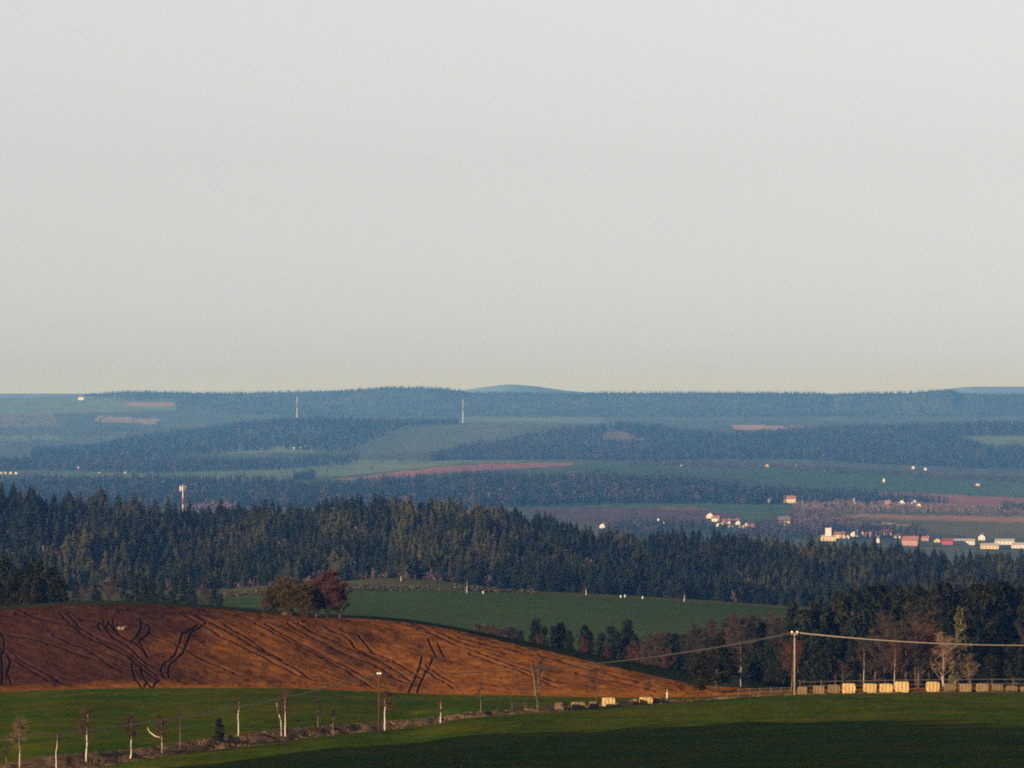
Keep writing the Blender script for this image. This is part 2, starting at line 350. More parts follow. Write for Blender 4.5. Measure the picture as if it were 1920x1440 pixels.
def knoll_disp(cc, py, D):
    d = rut_field(cc, py)
    x = wx(cc, D)
    edge = np.clip((D - curve_eval('knoll_foot', cc[0])[0][None]) / 4, 0, 1) * np.clip((curve_eval('knoll_crest', cc[0])[0][None] - D) / 3, 0, 1)
    rough = (vnoise(x / 1.1, D / 1.6, 3) - 0.5) * 0.28 + (vnoise(x / 4, D / 6, 4) - 0.5) * 0.5 + (vnoise(x / 0.45, D / 0.7, 5) - 0.5) * 0.1
    drill = (vnoise((x - (1108 - D) * 0.62) / 0.55, D / 24, 6) - 0.5) * 0.13 + (vnoise((x - (1108 - D) * 0.5) / 1.9, D / 20, 7) - 0.5) * 0.12
    return edge * (-0.22 * np.exp(-(d / 1.45)**2) + 0.03 * np.exp(-((d - 3.6) / 1.4)**2) + rough * 0.62 + drill * 0.6)
def knoll_col(cc, py, D):
    d = rut_field(cc, py); x = wx(cc, D)
    base = np.array([0.085, 0.033, 0.009]); dry = np.array([0.27, 0.098, 0.011]); dark = np.array([0.036, 0.014, 0.009])
    n = vnoise((x - (1108 - D) * 0.5) / 7, D / 16, 11) * 0.45 + vnoise(x / 2.6, D / 3.5, 12) * 0.33 + vnoise((x - (1108 - D) * 0.6) / 0.6, D / 5, 13) * 0.12 + vnoise(x / 0.7, D / 1.0, 14) * 0.10
    right = np.clip((cc - 250) / 650, 0, 1)                      # the soil turns paler towards the shoulder
    foot = np.clip(1 - (D - curve_eval('knoll_foot', cc[0])[0][None]) / 12, 0, 1)
    k = np.clip(n * 0.9 + right * 0.5 - 0.34 + foot * 0.9 - 0.22 * np.clip((420 - cc) / 300, 0, 1), 0, 1)[..., None]
    c = dark * (1 - k) + dry * k
    c = c * 0.8 + base * 0.2
    wet = np.exp(-(d / 2.0)**2)[..., None] * 0.75
    return c * (1 - wet) + np.array([0.012, 0.006, 0.005]) * wet

# fields of the far valley: (outline in bearing / elevation, ground colour)
def poly_mask(poly, X, Y):
    ins = np.zeros(X.shape, bool); n = len(poly)
    for i in range(n):
        x0, y0 = poly[i]; x1, y1 = poly[(i + 1) % n]
        if y0 == y1: continue
        c = ((y0 > Y) != (y1 > Y)) & (X < (x1 - x0) * (Y - y0) / (y1 - y0) + x0)
        ins ^= c
    return ins
GREEN, LGREEN, PINK, MAUVE, OLIVE, TAN, STRAW = (0.07, 0.12, 0.04), (0.14, 0.19, 0.085), (0.28, 0.13, 0.09), (0.11, 0.075, 0.06), (0.14, 0.13, 0.05), (0.18, 0.11, 0.06), (0.40, 0.29, 0.14)
FIELDS = [
    ([(960, 934), (1440, 934), (1480, 960), (1400, 978), (960, 962)], GREEN),
    ([(980, 951), (1240, 951), (1330, 957), (1400, 966), (1340, 976), (1120, 984), (1000, 964)], MAUVE),
    ([(1240, 950), (1330, 952), (1330, 957), (1240, 955)], TAN),
    ([(1540, 960), (2100, 972), (2100, 1012), (1850, 1008), (1560, 985)], OLIVE),
    ([(1560, 964), (1800, 966), (2100, 974), (2100, 982), (1900, 980), (1700, 973), (1560, 968)], (0.33, 0.19, 0.10)),
    ([(1588, 979), (1712, 983), (1710, 987), (1588, 982)], STRAW),
    ([(1380, 873), (1500, 880), (1700, 888), (2100, 905), (2100, 936), (1700, 927), (1500, 912), (1400, 898)], GREEN),
    ([(1640, 925), (1700, 924), (1930, 934), (1900, 950), (1700, 946)], PINK),
    ([(1060, 870), (1400, 878), (1400, 894), (1300, 890), (1060, 878)], GREEN),
    ([(620, 900), (700, 891), (820, 876), (900, 870), (1075, 867), (1075, 873), (940, 880), (840, 886), (700, 897), (630, 901)], PINK),
    ([(250, 884), (500, 868), (640, 862), (900, 862), (1000, 866), (860, 869), (640, 893), (560, 893), (250, 896)], LGREEN),
    ([(80, 886), (250, 886), (560, 894), (560, 900), (80, 896)], LGREEN),
    ([(420, 838), (560, 838), (610, 846), (430, 850)], LGREEN),
    ([(660, 830), (760, 796), (1000, 792), (1130, 790), (1100, 806), (900, 830), (820, 850), (680, 850)], (0.105, 0.13, 0.07)),
    ([(870, 780), (980, 779), (1130, 784), (1120, 797), (1000, 796), (870, 790)], LGREEN),
    ([(1120, 812), (1240, 808), (1300, 812), (1200, 826), (1130, 824)], (0.22, 0.17, 0.11)),
    ([(1370, 797), (1515, 799), (1515, 808), (1380, 806)], (0.40, 0.26, 0.17)),
    ([(1790, 818), (2100, 816), (2100, 838), (1860, 836)], LGREEN),
    ([(-400, 745), (150, 741), (330, 752), (330, 770), (-400, 785)], LGREEN),
    ([(240, 752), (325, 755), (325, 763), (240, 762)], (0.34, 0.22, 0.15)),
    ([(180, 780), (300, 785), (290, 796), (180, 790)], (0.30, 0.25, 0.15)),
    ([(-200, 818), (110, 816), (110, 826), (-200, 828)], LGREEN),
    ([(-200, 775), (100, 775), (110, 800), (-200, 805)], (0.16, 0.15, 0.08)),
]
def valley_col(cc, py, D):
    n = vnoise(cc / 60, D / 420, 21); n2 = vnoise(cc / 18, D / 150, 22)
    c = np.array([0.066, 0.088, 0.042])[None, None] * (0.75 + 0.5 * n[..., None]) + np.array([0.05, 0.035, 0.02]) * n2[..., None]
    for poly, col in FIELDS:
        m = poly_mask(poly, cc + (n2 - 0.5) * 4, py + (n2 - 0.5) * 2)
        k = 0.88 + 0.24 * n2
        c[m] = (np.array(col)[None, None] * k[..., None])[m]
    return c

strip('ground', ('behind', 'meadow_near'), 6, M['ground'], columns(60.0))
strip('near_meadow', ('meadow_near', 'meadow_far'), 90, M['grass'], COL_N,
      dispfn=lambda c, p, D: ((vnoise(wx(c, D) / 30, D / 40, 31) - 0.5) * 1.1 + (vnoise(wx(c, D) / 7, D / 12, 32) - 0.5) * 0.34 + (vnoise(wx(c, D) / 1.2, D / 3, 34) - 0.5) * 0.08) * np.clip((D - 600) / 40, 0, 1) * np.clip((curve_eval('meadow_far', c[0])[0][None] - D) / 20, 0, 1))
strip('grass_verge', ('meadow_far', 'verge_far'), 10, M['verge'], COL_N,
      dispfn=lambda c, p, D: (vnoise(wx(c, D) / 1.2, D / 2, 33) - 0.5) * 0.5 * np.clip((D - curve_eval('meadow_far', c[0])[0][None]) / 2, 0, 1) * np.clip((curve_eval('verge_far', c[0])[0][None] - D) / 2, 0, 1))
strip('green_field', ('verge_far', 'knoll_foot'), 50, M['grass'], COL_N,
      dispfn=lambda c, p, D: ((vnoise(wx(c, D) / 22, D / 20, 35) - 0.5) * 0.8 - 0.75 * np.exp(-((p - np.interp(c, [-80, 100, 450, 600, 860, 1010], [1370, 1362, 1351, 1342, 1334, 1326])) / 2.2)**2) * np.interp(c, [60, 160, 980, 1040], [0, 1, 1, 0])) * np.clip((D - curve_eval('verge_far', c[0])[0][None]) / 15, 0, 1) * np.clip((curve_eval('knoll_foot', c[0])[0][None] - D) / 15, 0, 1))
strip('ploughed_field', ('knoll_foot', 'knoll_crest'), 150, M['soil'], np.concatenate([np.linspace(-4000, -160, 40), np.arange(-80, 2000.1, 1.25), np.linspace(2080, 5000, 30)]), colfn=knoll_col, dispfn=knoll_disp)
strip('dell_ground', ('knoll_crest', 'crop_near'), 14, M['ground'], COL_N)
strip('crop_field', ('crop_near', 'crop_far'), 30, M['grass_mid'], COL_F)
M['grass_top'] = mat('pale_crop_grass', (0.085, 0.085, 0.028), var=0.15, scale=0.05, bump=0.1, bump_scale=0.5)
strip('upper_crop_field', ('crop_far', 'crop_top'), 16, M['grass_top'], COL_F)
strip('wooded_hill', ('crop_top', 'valley_hidden'), 14, M['ground'], COL_F)
strip('valley_land', ('valley_hidden', 'ridge_crest'), [8, 24, 24, 20, 14, 30, 10, 14, 14], M['valley'], COL_F, colfn=valley_col)
M['far_haze_blue'] = mat('haze_tinted_far_hills', (0.16, 0.26, 0.42), var=0.15, scale=0.004)  # distance haze is painted into this blue base colour
strip('far_hills', ('ridge_crest', 'far_end'), 8, M['far_haze_blue'], COL_F)

# ------------------------------------------------------------------ tree shapes
def spruce_geo(h, r, n, rng, base=0.1, lo=(0.030, 0.042, 0.018), hi=(0.075, 0.080, 0.028), col=None):
    """conifer: drooping branch fans round the stem; returns verts, tris, colours."""
    t = base + (1 - base) * (1 - np.sqrt(rng.random(n))); t[:3] = 0.97
    a = rng.random(n) * 2 * math.pi
    R = r * ((1 - t) / (1 - base))**0.85 * (0.65 + 0.5 * rng.random(n)) + 0.02 * h
    z = t * h; wd = 0.42 * R + 0.012 * h; droop = 0.30 * R + 0.03 * h * rng.random(n)
    ca, sa = np.cos(a), np.sin(a)
    up = 0.055 * h
    p0 = np.stack([0.05 * R * ca, 0.05 * R * sa, z + up], -1)
    p1 = np.stack([R * ca, R * sa, z - droop], -1)
    m = 0.62 * R
    p2 = np.stack([m * ca - wd * sa, m * sa + wd * ca, z - 0.6 * droop], -1)
    p3 = np.stack([m * ca + wd * sa, m * sa - wd * ca, z - 0.6 * droop], -1)
    v = np.stack([p0, p2, p1, p3], 1).reshape(-1, 3)
    b = np.arange(n)[:, None] * 4
    f = np.concatenate([b + np.array([[0, 2, 1]]), b + np.array([[0, 3, 2]])])
    if col is None:
        k = rng.random(n)[:, None]; cc = np.array(lo) * (1 - k) + np.array(hi) * k
    else:
        cc = np.array(col) * (0.75 + 0.5 * rng.random(n))[:, None]
    tv, tf = tube([(0, 0, 0), (0, 0, h * 0.5), (0, 0, h * 0.97)], np.array([0.016, 0.010, 0.002]) * h, 4, cap=False)
    return (np.concatenate([v, tv]), np.concatenate([f, tf + len(v)]), np.concatenate([np.repeat(cc, 4, 0), np.tile([[0.10, 0.07, 0.05]], (len(tv), 1))]))

def puff_geo(h, r, n, rng, col, base=0.15, size=0.16):
    """rounded, loose crown of small faces over a short stem (broadleaf or scrub seen from afar)."""
    d = rng.normal(size=(n, 3)); d /= np.linalg.norm(d, axis=1)[:, None]
    rad = (0.45 + 0.6 * rng.random(n))[:, None]
    ctr = d * rad * np.array([r, r, h * (1 - base) / 2]) + np.array([0, 0, h * (base + (1 - base) / 2)])
    ctr[:, 2] = np.maximum(ctr[:, 2], 0.03 * h)
    e = rng.normal(size=(n, 3, 3)) * (size * r) * (0.6 + 0.8 * rng.random(n))[:, None, None]
    v = (ctr[:, None, :] + e).reshape(-1, 3); f = np.arange(3 * n).reshape(-1, 3)
    cc = np.repeat(np.array(col) * (0.7 + 0.6 * rng.random(n))[:, None], 3, 0)
    tv, tf = tube([(0, 0, 0), (0.02 * r, 0, h * 0.55)], np.array([0.02, 0.01]) * h, 4, cap=False)
    return np.concatenate([v, tv]), np.concatenate([f, tf + len(v)]), np.concatenate([cc, np.tile([[0.12, 0.085, 0.06]], (len(tv), 1))])

def bake(name, protos, pos, scl, rot, pick, tint, material):
    """one stuff mesh out of many small trees."""
    V, Fc, Cc = [], [], []; n0 = 0
    for p, (v, f, c) in enumerate(protos):
        idx = np.nonzero(pick == p)[0]
        if len(idx) == 0: continue
        ca, sa = np.cos(rot[idx])[:, None], np.sin(rot[idx])[:, None]
        x = v[None, :, 0] * ca - v[None, :, 1] * sa; y = v[None, :, 0] * sa + v[None, :, 1] * ca
        vv = np.stack([x, y, np.broadcast_to(v[None, :, 2], x.shape)], -1) * scl[idx][:, None, None] + pos[idx][:, None, :]
        V.append(vv.reshape(-1, 3)); Fc.append((f[None] + (np.arange(len(idx)) * len(v))[:, None, None]).reshape(-1, 3) + n0)
        Cc.append((c[None] * tint[idx][:, None, :]).reshape(-1, 3)); n0 += len(idx) * len(v)
    return mk_mesh(name, np.concatenate(V), np.concatenate(Fc), material, col=np.concatenate(Cc))

rg = np.random.default_rng(3)
FAR_SPRUCE = [spruce_geo(1, 0.20 + 0.05 * rg.random(), 26, rg, base=0.05, lo=(0.7,) * 3, hi=(1.3,) * 3) for _ in range(6)]
FAR_PUFF = [puff_geo(1, 0.42, 34, rg, (1, 1, 1), base=0.08, size=0.30) for _ in range(5)]

def scatter(poly, n, D0, D1, rng):
    """random ground points inside an outline given in bearing / elevation, between two distances."""
    P = np.array(poly, float); out_c, out_D = [], []
    x0, x1 = P[:, 0].min(), P[:, 0].max(); got = 0; guard = 0
    while got < n and guard < 60:
        guard += 1
        c = rng.uniform(x0, x1, 4000); D = rng.uniform(dm(D0), dm(D1), 4000)
        z = ground_z(c, D); py = 720 - z / D * F
        m = poly_mask(poly, c, py)
        out_c.append(c[m]); out_D.append(D[m]); got += m.sum()
    c = np.concatenate(out_c)[:n]; D = np.concatenate(out_D)[:n]
    return c, D, ground_z(c, D)

DKG = (0.012, 0.019, 0.009); BRN = (0.035, 0.028, 0.019); TANC = (0.10, 0.07, 0.045); MVC = (0.065, 0.045, 0.04)
def far_forest(name, label, poly, n, D0, D1, h, seed, puff=0.12, col=DKG, pcol=BRN, cat='forest'):
    rng = np.random.default_rng(seed)
    c, D, z = scatter(poly, n, D0, D1, rng); n = len(c)
    if n == 0: print('EMPTY', name, label); return None
    patch = vnoise(c / 45, D / 300, seed)
    isp = rng.random(n) < np.clip(puff * 2 * patch, 0, 1) if puff < 1 else np.ones(n, bool)
    pick = np.where(isp, len(FAR_SPRUCE) + rng.integers(0, len(FAR_PUFF), n), rng.integers(0, len(FAR_SPRUCE), n))
    hh = h * (0.85 + 0.25 * rng.random(n)) * (0.8 + 0.4 * patch); hh = np.where(isp, hh * 0.72, hh)
    tint = np.where(isp[:, None], np.array(pcol), np.array(col)) * (0.82 + 0.36 * rng.random(n))[:, None] * (0.75 + 0.5 * vnoise(c / 20, D / 120, seed + 1))[:, None]
    pos = np.stack([wx(c, D), D, z - 0.3], -1)
    o = add(name, bake(name, FAR_SPRUCE + FAR_PUFF, pos, hh, rng.random(n) * 6.28, pick, tint, M['forest']))
    return tag(o, label, cat, kind='stuff')

far_forest('forest', 'pale blue forest covering the long ridge on the skyline',
           [(160, 742), (200, 724), (2050, 724), (2050, 781), (1300, 783), (900, 783), (620, 781), (430, 776), (330, 768), (330, 756), (190, 752)], 13000, 14700, 17200, 10, 41, puff=0.03)
far_forest('forest', 'hazy forest on the round hill below the two far masts',
           [(60, 848), (160, 838), (250, 822), (400, 806), (500, 793), (600, 787), (700, 791), (860, 790), (860, 797), (760, 800), (690, 830), (640, 850), (540, 842), (400, 850), (250, 862), (60, 862)], 4200, 11300, 13400, 15, 42, puff=0.1)
far_forest('forest', 'blue forest strip left of centre under the pale slope field',
           [(790, 866), (850, 842), (960, 826), (1060, 806), (1140, 802), (1130, 830), (1260, 830), (1260, 866)], 2200, 10800, 13300, 15, 43, puff=0.2)
far_forest('forest', 'broad blue forest on the right below the skyline ridge',
           [(1140, 800), (1240, 803), (1260, 812), (1380, 818), (1500, 808), (1650, 804), (1800, 800), (2050, 798), (2050, 815), (1790, 818), (1850, 840), (2050, 842), (2050, 886), (1750, 876), (1500, 862), (1200, 862), (1210, 830)], 6000, 11000, 13400, 17, 44, puff=0.16)
far_forest('forest', 'dark forest belt at far left behind the lone antenna mast',
           [(-100, 884), (0, 868), (200, 866), (420, 864), (560, 866), (560, 880), (300, 888), (120, 882)], 1700, 10000, 11100, 15, 45, puff=0.2)
far_forest('forest', 'small dark wood beside the row of four white cottages',
           [(550, 862), (600, 856), (660, 850), (680, 858), (650, 872), (560, 878)], 260, 10000, 11900, 12, 46, puff=0.05)
far_forest('forest', 'small square wood on the green slope left of the pink field',
           [(550, 896), (590, 890), (590, 900), (550, 902)], 120, 8600, 10500, 11, 47, puff=0.0)
far_forest('forest', 'dark spruce belt in front of the pink ploughed strip',
           [(430, 950), (560, 922), (640, 912), (760, 905), (860, 900), (1000, 900), (1200, 904), (1320, 912), (1420, 925), (1480, 935), (1480, 946), (1200, 944), (960, 950), (700, 955)], 3400, 7300, 9100, 17, 48, puff=0.18)
far_forest('forest', 'low blue wood behind the antenna mast on the left',
           [(-100, 940), (0, 905), (300, 902), (560, 908), (560, 940), (420, 955), (200, 955)], 2200, 7300, 9300, 15, 49, puff=0.16)
far_forest('forest', 'thin dark forest strip above the right village houses',
           [(1430, 925), (1500, 921), (1700, 934), (1790, 944), (1650, 945), (1480, 941)], 500, 7600, 9200, 13, 50, puff=0.2)
far_forest('scrub', 'pale bare scrub below the white cottages at right',
           [(1490, 948), (1600, 944), (1750, 950), (1960, 960), (1960, 968), (1740, 966), (1560, 962), (1490, 962)], 420, 7000, 8400, 8, 51, puff=1.0, pcol=TANC, cat='scrub')
far_forest('scrub', 'mauve bare scrub on the slope beside the cream house',
           [(1480, 962), (1560, 962), (1600, 985), (1540, 1000), (1490, 990)], 260, 6600, 7700, 9, 52, puff=1.0, pcol=MVC, cat='scrub')
far_forest('forest', 'dark trees around the village in the valley at right',
           [(1400, 990), (1480, 985), (1600, 992), (1720, 993), (1740, 1004), (1740, 1014), (1400, 1008)], 300, 6000, 7300, 10, 53, puff=0.5, pcol=BRN)
far_forest('forest', 'blue wood behind the crest of the spruce hill',
           [(1130, 992), (1200, 980), (1400, 988), (1400, 1010), (1300, 1020), (1150, 1010)], 400, 6200, 7300, 9, 54, puff=0.15)
far_forest('scrub', 'brownish bare trees along the far village street',
           [(1180, 866), (1440, 873), (1640, 884), (1960, 900), (1960, 910), (1640, 893), (1440, 880), (1180, 873)], 520, 9600, 11300, 9, 55, puff=1.0, pcol=BRN, cat='scrub')
far_forest('scrub', 'tan leafless trees on the bank right of the antenna mast',
           [(345, 956), (440, 952), (440, 966), (345, 968)], 90, 6300, 7700, 13, 56, puff=1.0, pcol=MVC, cat='scrub')
far_forest('scrub', 'scattered hedge trees on the pale slope under the masts',
           [(120, 870), (680, 850), (830, 830), (830, 866), (640, 890), (120, 890)], 160, 9300, 12500, 9, 57, puff=1.0, pcol=(0.045, 0.045, 0.025), cat='scrub')
far_forest('scrub', 'hedge trees among the pale fields at upper left',
           [(-100, 780), (330, 780), (300, 808), (100, 840), (-100, 845)], 420, 13300, 15800, 11, 58, puff=0.6, pcol=(0.035, 0.038, 0.022), cat='scrub')
far_forest('scrub', 'bare trees along the edge of the right valley fields',
           [(1880, 945), (2000, 948), (2000, 965), (1880, 962)], 90, 7200, 8700, 10, 59, puff=1.0, pcol=BRN, cat='scrub')

# the spruce hill in the middle distance: the front trees are objects of their own, the rest one wood
rg = np.random.default_rng(11)
MID = [spruce_geo(1, 0.29 + 0.10 * rg.random(), 150, rg, base=b, lo=(0.65,) * 3, hi=(1.2,) * 3) for b in (0.05, 0.08, 0.1, 0.06, 0.12, 0.05, 0.3, 0.4)]
MIDP = [puff_geo(1, 0.36, 130, rg, (1, 1, 1), base=0.1, size=0.20) for _ in range(4)]
rng = np.random.default_rng(12)
n = 4400
c = rng.uniform(-160, 2080, n); D = dm(3450 + 1330 * rng.random(n)**0.9)
z = ground_z(c, D)
patch = vnoise(c / 120, D / 200, 61); yg = vnoise(c / 70, D / 120, 62)
hh = (7.4 + 2.8 * rng.random(n)) * (0.82 + 0.36 * patch)
hh = np.where((c < 78) & (D > dm(4000)), hh * 1.0 + 3.5, hh)
isp = rng.random(n) < np.where((D < dm(3560)) & (c < 960), 0.58, 0.05)
pick = np.where(isp, len(MID) + rng.integers(0, len(MIDP), n), rng.integers(0, len(MID), n))
pick = np.where(~isp & (c > 1250) & (c < 1560) & (D < dm(4000)), 6 + rng.integers(0, 2, n), pick)
hh = np.where(isp, hh * 0.7, hh) * np.where(rng.random(n) < 0.12, 1.22, 1.0) * (0.85 + 0.3 * vnoise(c / 40, D / 60, 63))
gmix = np.clip((yg - 0.45) * 1.6 + 0.55 * np.exp(-((c - 900) / 260)**2), 0, 1)[:, None]  # patchy tone, plus sunlight painted onto the crowns mid-hill
tint = np.array([0.011, 0.014, 0.005]) * (1 - gmix) + np.array([0.038, 0.036, 0.010]) * gmix
wall = (c > 930) & (c < 1480) & (D < dm(3800 - (c - 930) * 0.25))  # front rows whose shade is put into the tint below
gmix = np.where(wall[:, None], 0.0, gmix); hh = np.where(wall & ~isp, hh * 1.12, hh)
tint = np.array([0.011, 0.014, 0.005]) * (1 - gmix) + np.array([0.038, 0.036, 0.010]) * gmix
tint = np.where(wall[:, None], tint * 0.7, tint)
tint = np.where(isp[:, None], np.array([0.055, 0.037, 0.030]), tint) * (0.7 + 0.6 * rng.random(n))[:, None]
order = np.argsort(D / hh)
front = order[:290]; rest = order[290:]
pos = np.stack([wx(c, D), D, z - 0.3], -1); rot = rng.random(n) * 6.28
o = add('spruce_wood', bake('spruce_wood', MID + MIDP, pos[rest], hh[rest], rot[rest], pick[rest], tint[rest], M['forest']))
tag(o, 'dark spruce wood covering the hill in the middle distance', 'forest', kind='stuff')
MIDM = []
for i, (v, f, cc) in enumerate(MID + MIDP):
    fam = []
    for k in range(3):
        if i < len(MID): tc = [(0.011, 0.014, 0.005), (0.024, 0.024, 0.008), (0.038, 0.036, 0.010)][k]
        else: tc = [(0.05, 0.034, 0.028), (0.06, 0.038, 0.030), (0.045, 0.034, 0.022)][k]
        fam.append(mk_mesh('spruce' if i < len(MID) else 'bare_tree', v, f, M['forest'], col=cc * np.array(tc)))
    MIDM.append(fam)
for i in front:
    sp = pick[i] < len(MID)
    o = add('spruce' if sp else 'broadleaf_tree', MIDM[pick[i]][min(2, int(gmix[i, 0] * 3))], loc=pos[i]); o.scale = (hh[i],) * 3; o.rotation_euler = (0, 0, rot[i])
    if sp: tag(o, 'dark spruce in the front rows of the wooded hill beyond the green crop field', 'spruce tree', 'spruces at the front of the wooded hill')
    else: tag(o, 'leafless mauve brown tree at the foot of the wooded spruce hill', 'bare tree', 'bare trees at the foot of the wooded hill')

# ------------------------------------------------------------------ near trees: real trunks, limbs and leaf or twig faces
def bare_tree_geo(h, spread, rng, clear=0.35, limbs=14, twigs=700, lean=0.0, r0=None, tw=0.022, tl=0.9, wig=0.05):
    T, K = Geo(), Geo()
    r0 = r0 or 0.022 * h
    n = 9; t = np.linspace(0, 1, n)
    ax = np.cumsum(rng.normal(size=n)) * wig * h / 9; ay = np.cumsum(rng.normal(size=n)) * wig * h / 9
    ax -= ax[0]; ay -= ay[0]
    tr = np.stack([ax + lean * h * t, ay, h * 0.93 * t], -1)
    T.add(*tube(tr, r0 * (1 - 0.88 * t), 7))
    ends = []
    for i in range(limbs):
        s = clear + (0.97 - clear) * (i + rng.random()) / limbs
        p = np.array([np.interp(s, t, tr[:, k]) for k in range(3)])
        a = rng.random() * 6.283; L = spread * (1.05 - 0.62 * (s - clear) / (1 - clear)) * (0.7 + 0.5 * rng.random())
        up = 0.55 + 0.9 * rng.random(); d = np.array([math.cos(a), math.sin(a), up])
        m = 5; u = np.linspace(0, 1, m)[:, None]
        pts = p + d * L * u + np.array([0, 0, 0.25 * L]) * u**2 + rng.normal(size=(m, 3)) * 0.04 * L * u
        rr = r0 * 0.42 * (1 - s * 0.6)
        K.add(*tube(pts, rr * (1 - 0.85 * u[:, 0]), 4, cap=False))
        ends.append(pts)
        for q in range(3):
            w = rng.uniform(0.3, 0.9); b = p + (pts[-1] - p) * w; aa = rng.random() * 6.283
            dd = np.array([math.cos(aa), math.sin(aa), 0.7]) * L * 0.42
            pp = b + dd * np.linspace(0, 1, 4)[:, None]; K.add(*tube(pp, rr * 0.4 * np.linspace(1, .25, 4), 3, cap=False)); ends.append(pp)
    ends.append(tr[5:])
    e = [ends[k] for k in rng.integers(0, len(ends), twigs)]
    w = rng.random(twigs)**0.6
    b = np.array([[np.interp(wi, np.linspace(0, 1, len(p)), p[:, k]) for k in range(3)] for wi, p in zip(w, e)])
    d = rng.normal(size=(twigs, 3)); d[:, 2] = np.abs(d[:, 2]) * 0.8 + 0.1; d /= np.linalg.norm(d, axis=1)[:, None]
    L = tl * (0.4 + 0.8 * rng.random(twigs))[:, None] * (h / 8)**0.5
    side = np.cross(d, rng.normal(size=(twigs, 3))); side /= np.linalg.norm(side, axis=1)[:, None] + 1e-9
    v = np.stack([b - side * tw, b + side * tw, b + d * L], 1).reshape(-1, 3)
    K.add(v, np.arange(3 * twigs).reshape(-1, 3))
    return T, K

def pine_geo(h, r, rng, clear=0.3, clumps=30, leaves=42, lo=(0.005, 0.007, 0.003), hi=(0.024, 0.021, 0.005), leaf=0.30, cone=0.0):
    T, K = Geo(), Geo()
    n = 7; t = np.linspace(0, 1, n)
    tr = np.stack([np.cumsum(rng.normal(size=n)) * 0.012 * h, np.cumsum(rng.normal(size=n)) * 0.012 * h, h * 0.96 * t], -1); tr[:, :2] -= tr[0, :2]
    T.add(*tube(tr, 0.02 * h * (1 - 0.85 * t), 7))
    for i in range(clumps):
        s = clear + (1 - clear) * (i + 0.8 * rng.random()) / clumps
        p = np.array([np.interp(s, t, tr[:, k]) for k in range(3)])
        u = (s - clear) / (1 - clear)
        prof = (1 - u)**0.8 if cone > rng.random() else math.sin(math.pi * min(0.98, 0.22 + 0.74 * u))**0.8
        R = r * prof * (0.45 + 0.6 * rng.random()); a = rng.random() * 6.283
        ce = p + np.array([math.cos(a) * R, math.sin(a) * R, 0.25 * R * (1 - cone) - 0.1 * R * cone])
        if R > 0.4: T.add(*tube([p, (p + ce) / 2 + np.array([0, 0, 0.06 * R]), ce], np.array([0.006, 0.004, 0.002]) * h, 4, cap=False))
        cs = r * (0.22 + 0.2 * rng.random()) * (0.55 + 0.45 * prof)
        d = rng.normal(size=(leaves, 3)) * np.array([1, 1, 0.55]) * cs * 0.62
        e = rng.normal(size=(leaves, 3, 3)) * leaf * (0.6 + 0.6 * rng.random(leaves))[:, None, None]
        v = (ce + d)[:, None, :] + e
        k = np.clip(rng.random() * 0.7 + 0.3 * rng.random(leaves), 0, 1)[:, None]
        cc = np.array(lo) * (1 - k) + np.array(hi) * k
        K.add(v.reshape(-1, 3), np.arange(3 * leaves).reshape(-1, 3), np.repeat(cc, 3, 0))
    return T, K

def tree(name, label, cat, loc, tmesh, kmesh, scale=1.0, rz=0.0, group=None, tname='trunk', kname='crown'):
    e = empty(name, loc, rz); tag(e, label, cat, group)
    s = scale if isinstance(scale, tuple) else (scale,) * 3
    e.scale = s
    add(tname, tmesh, e); add(kname, kmesh, e)
    return e

def bare_protos(k, h, spread, tm, km, seed, **kw):
    out = []
    for i in range(k):
        T, K = bare_tree_geo(h, spread, np.random.default_rng(seed + i), **kw)
        out.append((T.mesh('trunk', M[tm], True), K.mesh('crown', M[km])))
    return out
def pine_protos(k, h, r, seed, **kw):
    out = []
    for i in range(k):
        T, K = pine_geo(h, r, np.random.default_rng(seed + i), **kw)
        out.append((T.mesh('trunk', M['bark'], True), K.mesh('crown', M['needle'])))
    return out
PINE = pine_protos(6, 14, 3.0, 100, clumps=46, leaves=60, clear=0.12)
SPRU = pine_protos(6, 14, 2.6, 140, clumps=60, leaves=46, clear=0.05, cone=1.0, lo=(0.006, 0.010, 0.005), hi=(0.017, 0.019, 0.008))
LARCH = pine_protos(2, 14, 2.2, 180, clumps=52, leaves=40, clear=0.05, cone=1.0, lo=(0.05, 0.05, 0.014), hi=(0.10, 0.09, 0.022))
BROWN = bare_protos(4, 10, 3.2, 'bark', 'twig_brown', 200, clear=0.2, limbs=20, twigs=2600, tw=0.03)
RED = bare_protos(4, 8, 2.6, 'bark', 'twig_red', 220, clear=0.15, limbs=20, twigs=2600, tw=0.03)
OLIVE_ = bare_protos(3, 6, 3.4, 'bark', 'twig_olive', 240, clear=0.0, limbs=46, twigs=9000, tw=0.05, tl=1.0, r0=0.06)
TANB = bare_protos(3, 7, 2.4, 'greybark', 'twig_tan', 260, clear=0.15, limbs=18, twigs=2000, tw=0.028)

